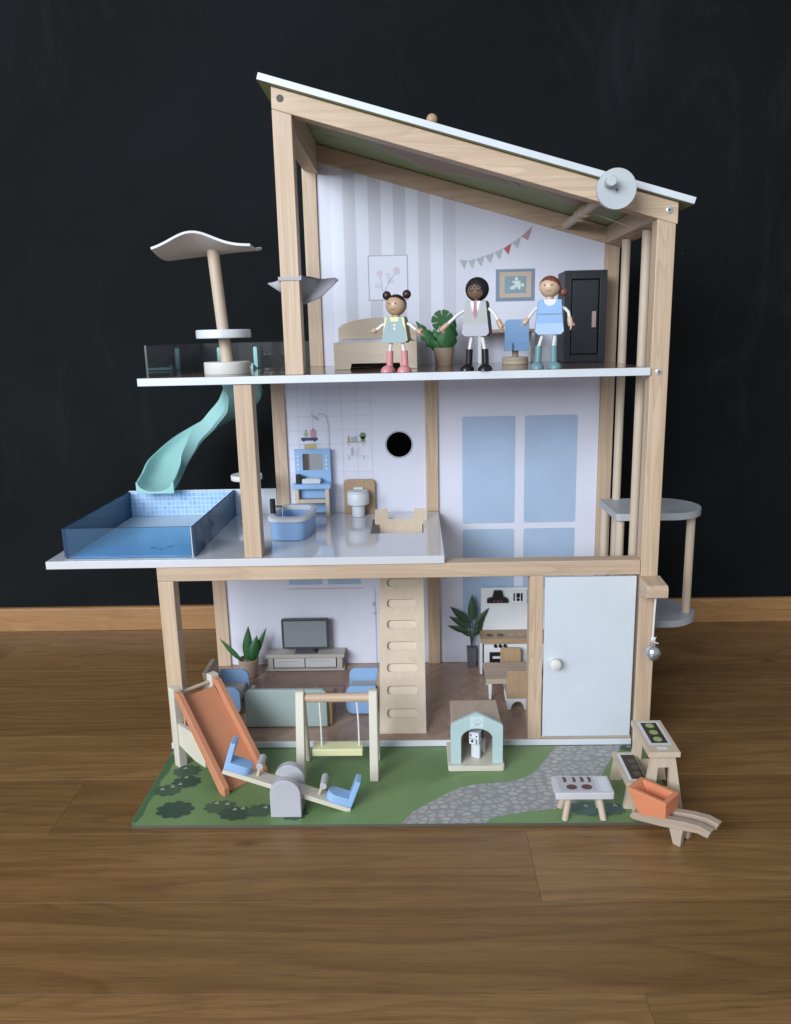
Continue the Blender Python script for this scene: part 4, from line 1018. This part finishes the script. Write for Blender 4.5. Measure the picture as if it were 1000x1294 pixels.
# --- seesaw
t = thing('seesaw', 'grey seesaw with two blue seats tilting down to the right', 'seesaw', (-138, -148, GZ))
arch = [(-157.5, GZ), (-119.5, GZ), (-119.5, 34)]+arc(-138.5, 35, 19, 0, 180, 18)+[(-157.5, 34)]
for y0, y1 in ((-169, -158), (-134, -123)): MB().prism(arch, 'y', y0, y1).build('stand', 'seesaw_grey', t, bevel=1.2)
box('stand_foot', 'seesaw_grey', t, -157.2, -119.8, -157.9, -134.1, GZ, 9)
MS = Matrix.Translation(Vector((-138.5, -146, 32))) @ Matrix.Rotation(R(19.6), 4, 'Y')
MB().box(-83, 83, -11, 11, -3, 3).xf(MS).build('plank', 'ivory', t, bevel=.6)
for s_ in (-1, 1):
    p = [(s_*78, -10)]+[(s_*(60-11*math.cos(R(a))), 10.5*math.sin(R(a))) for a in range(-80, 81, 16)]+[(s_*78, 10)]
    MB().prism(p, 'z', 3.1, 14).xf(MS).build('seat', 'sky_blue', t, bevel=.8)
    MB().prism([(s_*76, 3.1), (s_*83, 3.1), (s_*84, 40), (s_*77, 40)], 'y', -10, 10).xf(MS).build('backrest', 'sky_blue', t, bevel=1.4)
    MB().cyl((s_*40, 0, 2), (s_*41, 0, 21), 2.2, 14).xf(MS).build('peg', 'ply_z', t)
    MB().cyl((s_*41, -12, 22), (s_*41, 12, 22), 4.4, 20).xf(MS).build('grip', 'seesaw_grey', t, bevel=.8)
# --- swing
t = thing('swing', 'ivory A-frame swing with pale yellow seat on white cords', 'swing', (-82, -60, GZ))
for x in (-137, -39.5):
    A = [(-92, GZ), (-80, GZ), (-66, 72), (-54, 72), (-40, GZ), (-28, GZ), (-52, 116), (-56, 121), (-64, 121), (-68, 116)]
    MB().prism(A, 'x', x, x+11.5).build('frame', 'ivory', t, bevel=1.5)
MB().cyl((-125.4, -60, 110), (-39.6, -60, 110), 6, 24).build('crossbar', 'pine_x', t)
box('seat', 'cream_yellow', t, -117.5, -49.5, -71, -49, 29.5, 40, bevel=1.6)
for x, dx in ((-106, .6), (-56, 1.4)): MB().tube([(x, -60, 104), (x+dx*.9, -60, 75), (x+dx, -60, 38)], 1.2, 8).build('cord', 'cord_white', t)
# --- kennel and dog
t = thing('kennel', 'mint green dog kennel with paw print over its arched opening', 'kennel', (103, -30, GZ))
MB().prism(rrect(65, 141, -68, 4, 4), 'z', GZ, 11.5).build('base', 'ivory', t, bevel=.8)
front = [(69, 11.7), (83, 11.7), (83, 48)]+[(104-21*math.cos(R(a)), 48+15*math.sin(R(a))) for a in range(10, 171, 10)]+[(125, 48), (125, 11.7), (139, 11.7), (139, 67), (137, 70), (106, 85.5), (102, 85.5), (71, 70), (69, 67)]
fp = MB().prism(front, 'y', -62, -55).build('front', 'mint', t, bevel=.8)
sg = decal('paw_sign', 'mint_pale', fp, [rrect(95, 113, 65, 81.5, 2)], 'y', -62.3)
decal('paw_print', 'mint', fp, [ell(104, 70.3, 3.6, 2.5, 16), ell(99.2, 73.6, 1.1, 1.5, 10), ell(102.3, 76.3, 1.1, 1.6, 10), ell(105.7, 76.3, 1.1, 1.6, 10), ell(108.8, 73.6, 1.1, 1.5, 10)], 'y', -62.6)
for x in (71, 133): box('side', 'tan_y', t, x, x+4, -54.8, 3.5, 11.7, 64, bevel=.5)
box('roof_board', 'tan_y', t, 71, 137, -54.8, 12, 64.2, 68.5, bevel=.8)
for x in (90, 112): box('back_slat', 'tan_z', t, x, x+7, -3, 0, 11.7, 68, bevel=.4)
t = thing('toy_dog', 'white wooden block dog standing inside the mint kennel', 'dog', (107, -40, 11.6), -118)
MB().box(-14, 8, -6, 6, 10, 22).box(3, 9, -6.5, 6.5, .2, 26).box(-14, -8, -6, 6, .2, 11).box(4, 10.5, -5, 5, 24, 31).build('body', 'white_edge', t, bevel=1.2, local=True)
MB().box(0, 14, -7.5, 7.5, 25, 41).box(13.5, 19, -5, 5, 25.5, 33).build('head', 'white_edge', t, bevel=1.2, local=True)
for y in (-8.8, 7.6): MB().box(1.5, 6, y, y+1.2, 30, 42).build('ear', 'black_paint', t, bevel=.3, local=True)
for y in (-4, 4): MB().ball((14.2, y, 36), 1.1, n=10, m=8).build('eye', 'black_paint', t, local=True)
MB().ball((19.2, 0, 31), 1.8, n=12, m=8).build('nose', 'black_paint', t, local=True)
# --- barbecue
t = thing('barbecue', 'small white barbecue table with printed sausages and patties on splayed legs', 'barbecue', (223, -166, GZ))
MB().prism(rrect(188, 257.5, -186, -148, 3), 'z', 36, 45).build('grill_top', 'grill_white', t, bevel=1.2)
bt = t.children[0]
decal('grill_print', 'grill_line', bt, [[(x, -182), (x+.9, -182), (x+.9, -151), (x, -151)] for x in [195+2.6*k for k in range(17)]], 'z', 45.2)
decal('tray_print', 'white_edge', bt, [[(243, -183), (254, -183), (254, -151), (243, -151)]], 'z', 45.3)
saus = lambda x, y: [(x+1.8+2.4*math.cos(R(a)), y+6.2*math.sin(R(a))) for a in range(-70, 71, 14)]+[(x-1.2+2.0*math.cos(R(a)), y+4.6*math.sin(R(a))) for a in range(70, -71, -14)]
for x in (201, 212.5, 222, 231): decal('sausage_print', 'sausage_print', bt, [saus(x, -157)], 'z', 45.35)
for x in (209, 227): decal('patty_print', 'sausage_print', bt, [ell(x, -173, 6.4, 5.4, 24)], 'z', 45.35)
for x, y, sx, sy in ((207, -172, -6, -6), (241, -172, 6, -6), (207, -158, -7, 6), (241, -158, 7, 6)):
    MB().cyl((x, y, 38), (x+sx, y+sy, GZ+1.2), 4.0, 20).ball((x+sx, y+sy, GZ+1.6), 4.0, 4.0, 1.8).build('leg', 'ply_z', t)
# --- vegetable stand
t = thing('planter_stand', 'two step wooden vegetable stand with printed lettuce bed beside wheelbarrow', 'planter', (315, -120, GZ))
side = [(277, GZ), (281, 33.5), (302, 33.5), (309, 77.5), (336, 77.5), (349, GZ), (338, GZ), (336, 12), (331, 17), (298, 17), (293, 12), (290, GZ)]
def sidepanel(y):
    m = MB(); m.prism([(277, GZ), (281, 33.5), (303.5, 33.5), (303.5, 17), (298, 17), (293, 12), (290, GZ)], 'y', y, y+6)
    m.prism([(303.5, 17), (303.5, 42.5), (309, 77.5), (317, 77.5), (314, 17)], 'y', y, y+6)
    m.prism([(331, 17), (330, 77.5), (336, 77.5), (349, GZ), (338, GZ), (336, 12)], 'y', y, y+6)
    m.prism([(314, 17), (314.9, 31), (330.8, 31), (331, 17)], 'y', y, y+6)
    m.prism([(316.2, 60), (317, 77.5), (330, 77.5), (330.2, 60)], 'y', y, y+6)
    return m.build('side_panel', 'ply_z', t)
for y in (-156, -92): sidepanel(y)
ls = box('lower_shelf', 'ply_y', t, 279, 306, -157.5, -84, 33.7, 40, bevel=.6)
decal('bed_frame_print', 'white_edge', ls, [[(283.5, -152), (305.5, -152), (305.5, -89), (283.5, -89)]], 'z', 40.25)
decal('soil_print', 'soil_print', ls, [[(287.5, -149), (305, -149), (305, -92), (287.5, -92)]], 'z', 40.45)
decal('root_print', 'root_print', ls, [ell(298, -108, 5, 6, 16), ell(299, -122, 5, 6, 16), ell(297, -137, 5, 6, 16)], 'z', 40.65)
us = box('upper_shelf', 'ply_y', t, 302, 340, -164, -83, 77.7, 84.5, bevel=.6)
decal('bed_frame_print', 'white_edge', us, [[(307.5, -147), (335, -147), (335, -87), (307.5, -87)]], 'z', 84.75)
decal('soil_print', 'soil_print', us, [[(311.5, -142), (331.5, -142), (331.5, -91), (311.5, -91)]], 'z', 84.95)
for y in (-99, -116, -133): decal('lettuce_print', 'lettuce_print', us, [scallop(321.5, y, 5.6, 6.2, 9, .12, 60)], 'z', 85.15)
decal('tag_print', 'off_white', us, [[(314, -158), (327, -158), (327, -151), (314, -151)]], 'z', 84.75)
# --- wheelbarrow
t = thing('wheelbarrow', 'wooden wheelbarrow with orange tray parked at right front corner', 'wheelbarrow', (318, -221, 0), -45)
for y in (0, 20):
    cur = [(-58, 10), (-52, 8.5), (-20, 15), (10, 23), (26, 27.5), (38, 27), (41, 36), (27, 37.5), (10, 34.5), (-20, 26), (-54, 18)]
    MB().prism(cur, 'y', y-.5, y+9.5).build('handle', 'tan_x', t, bevel=1, local=True)
    MB().prism([(-8, 19), (10, 26), (8, 14), (7, 0), (-2, 0), (-5, 10)], 'y', y+.4, y+8.1).build('leg', 'tan_z', t, bevel=.8, local=True)
MB().lathe([(10, 0), (11, 1), (11, 6), (10, 7), (.01, 7)], (-50, 11, 11.2), 28, 'y').build('wheel', 'tan_y', t, local=True)
# tray: hollow, tapering towards the nose
m = MB()
def trayring(o, zt_, zb_=None): return None
ot = [(-62, -1.5, 48), (-12, -1.5, 47.6), (-12, 31.5, 47.6), (-62, 31.5, 48)]
obt = [(-45, -.5, 18), (-12, -.5, 27), (-12, 30.5, 27), (-45, 30.5, 18)]
it = [(-56, 4.5, 48), (-18, 4.5, 47.6), (-18, 25.5, 47.6), (-56, 25.5, 48)]
ib = [(-43, 6, 26), (-18.5, 6, 31), (-18.5, 24, 31), (-43, 24, 26)]
V = obt+ot+it+ib
F = [(3, 2, 1, 0)]+[(j*4+k, j*4+(k+1) % 4, (j+1)*4+(k+1) % 4, (j+1)*4+k) for j in range(3) for k in range(4)]+[(12, 13, 14, 15)]
m.add(V, F).build('tray', 'terracotta_bright', t, bevel=1.4, seg=3, local=True)
clean()
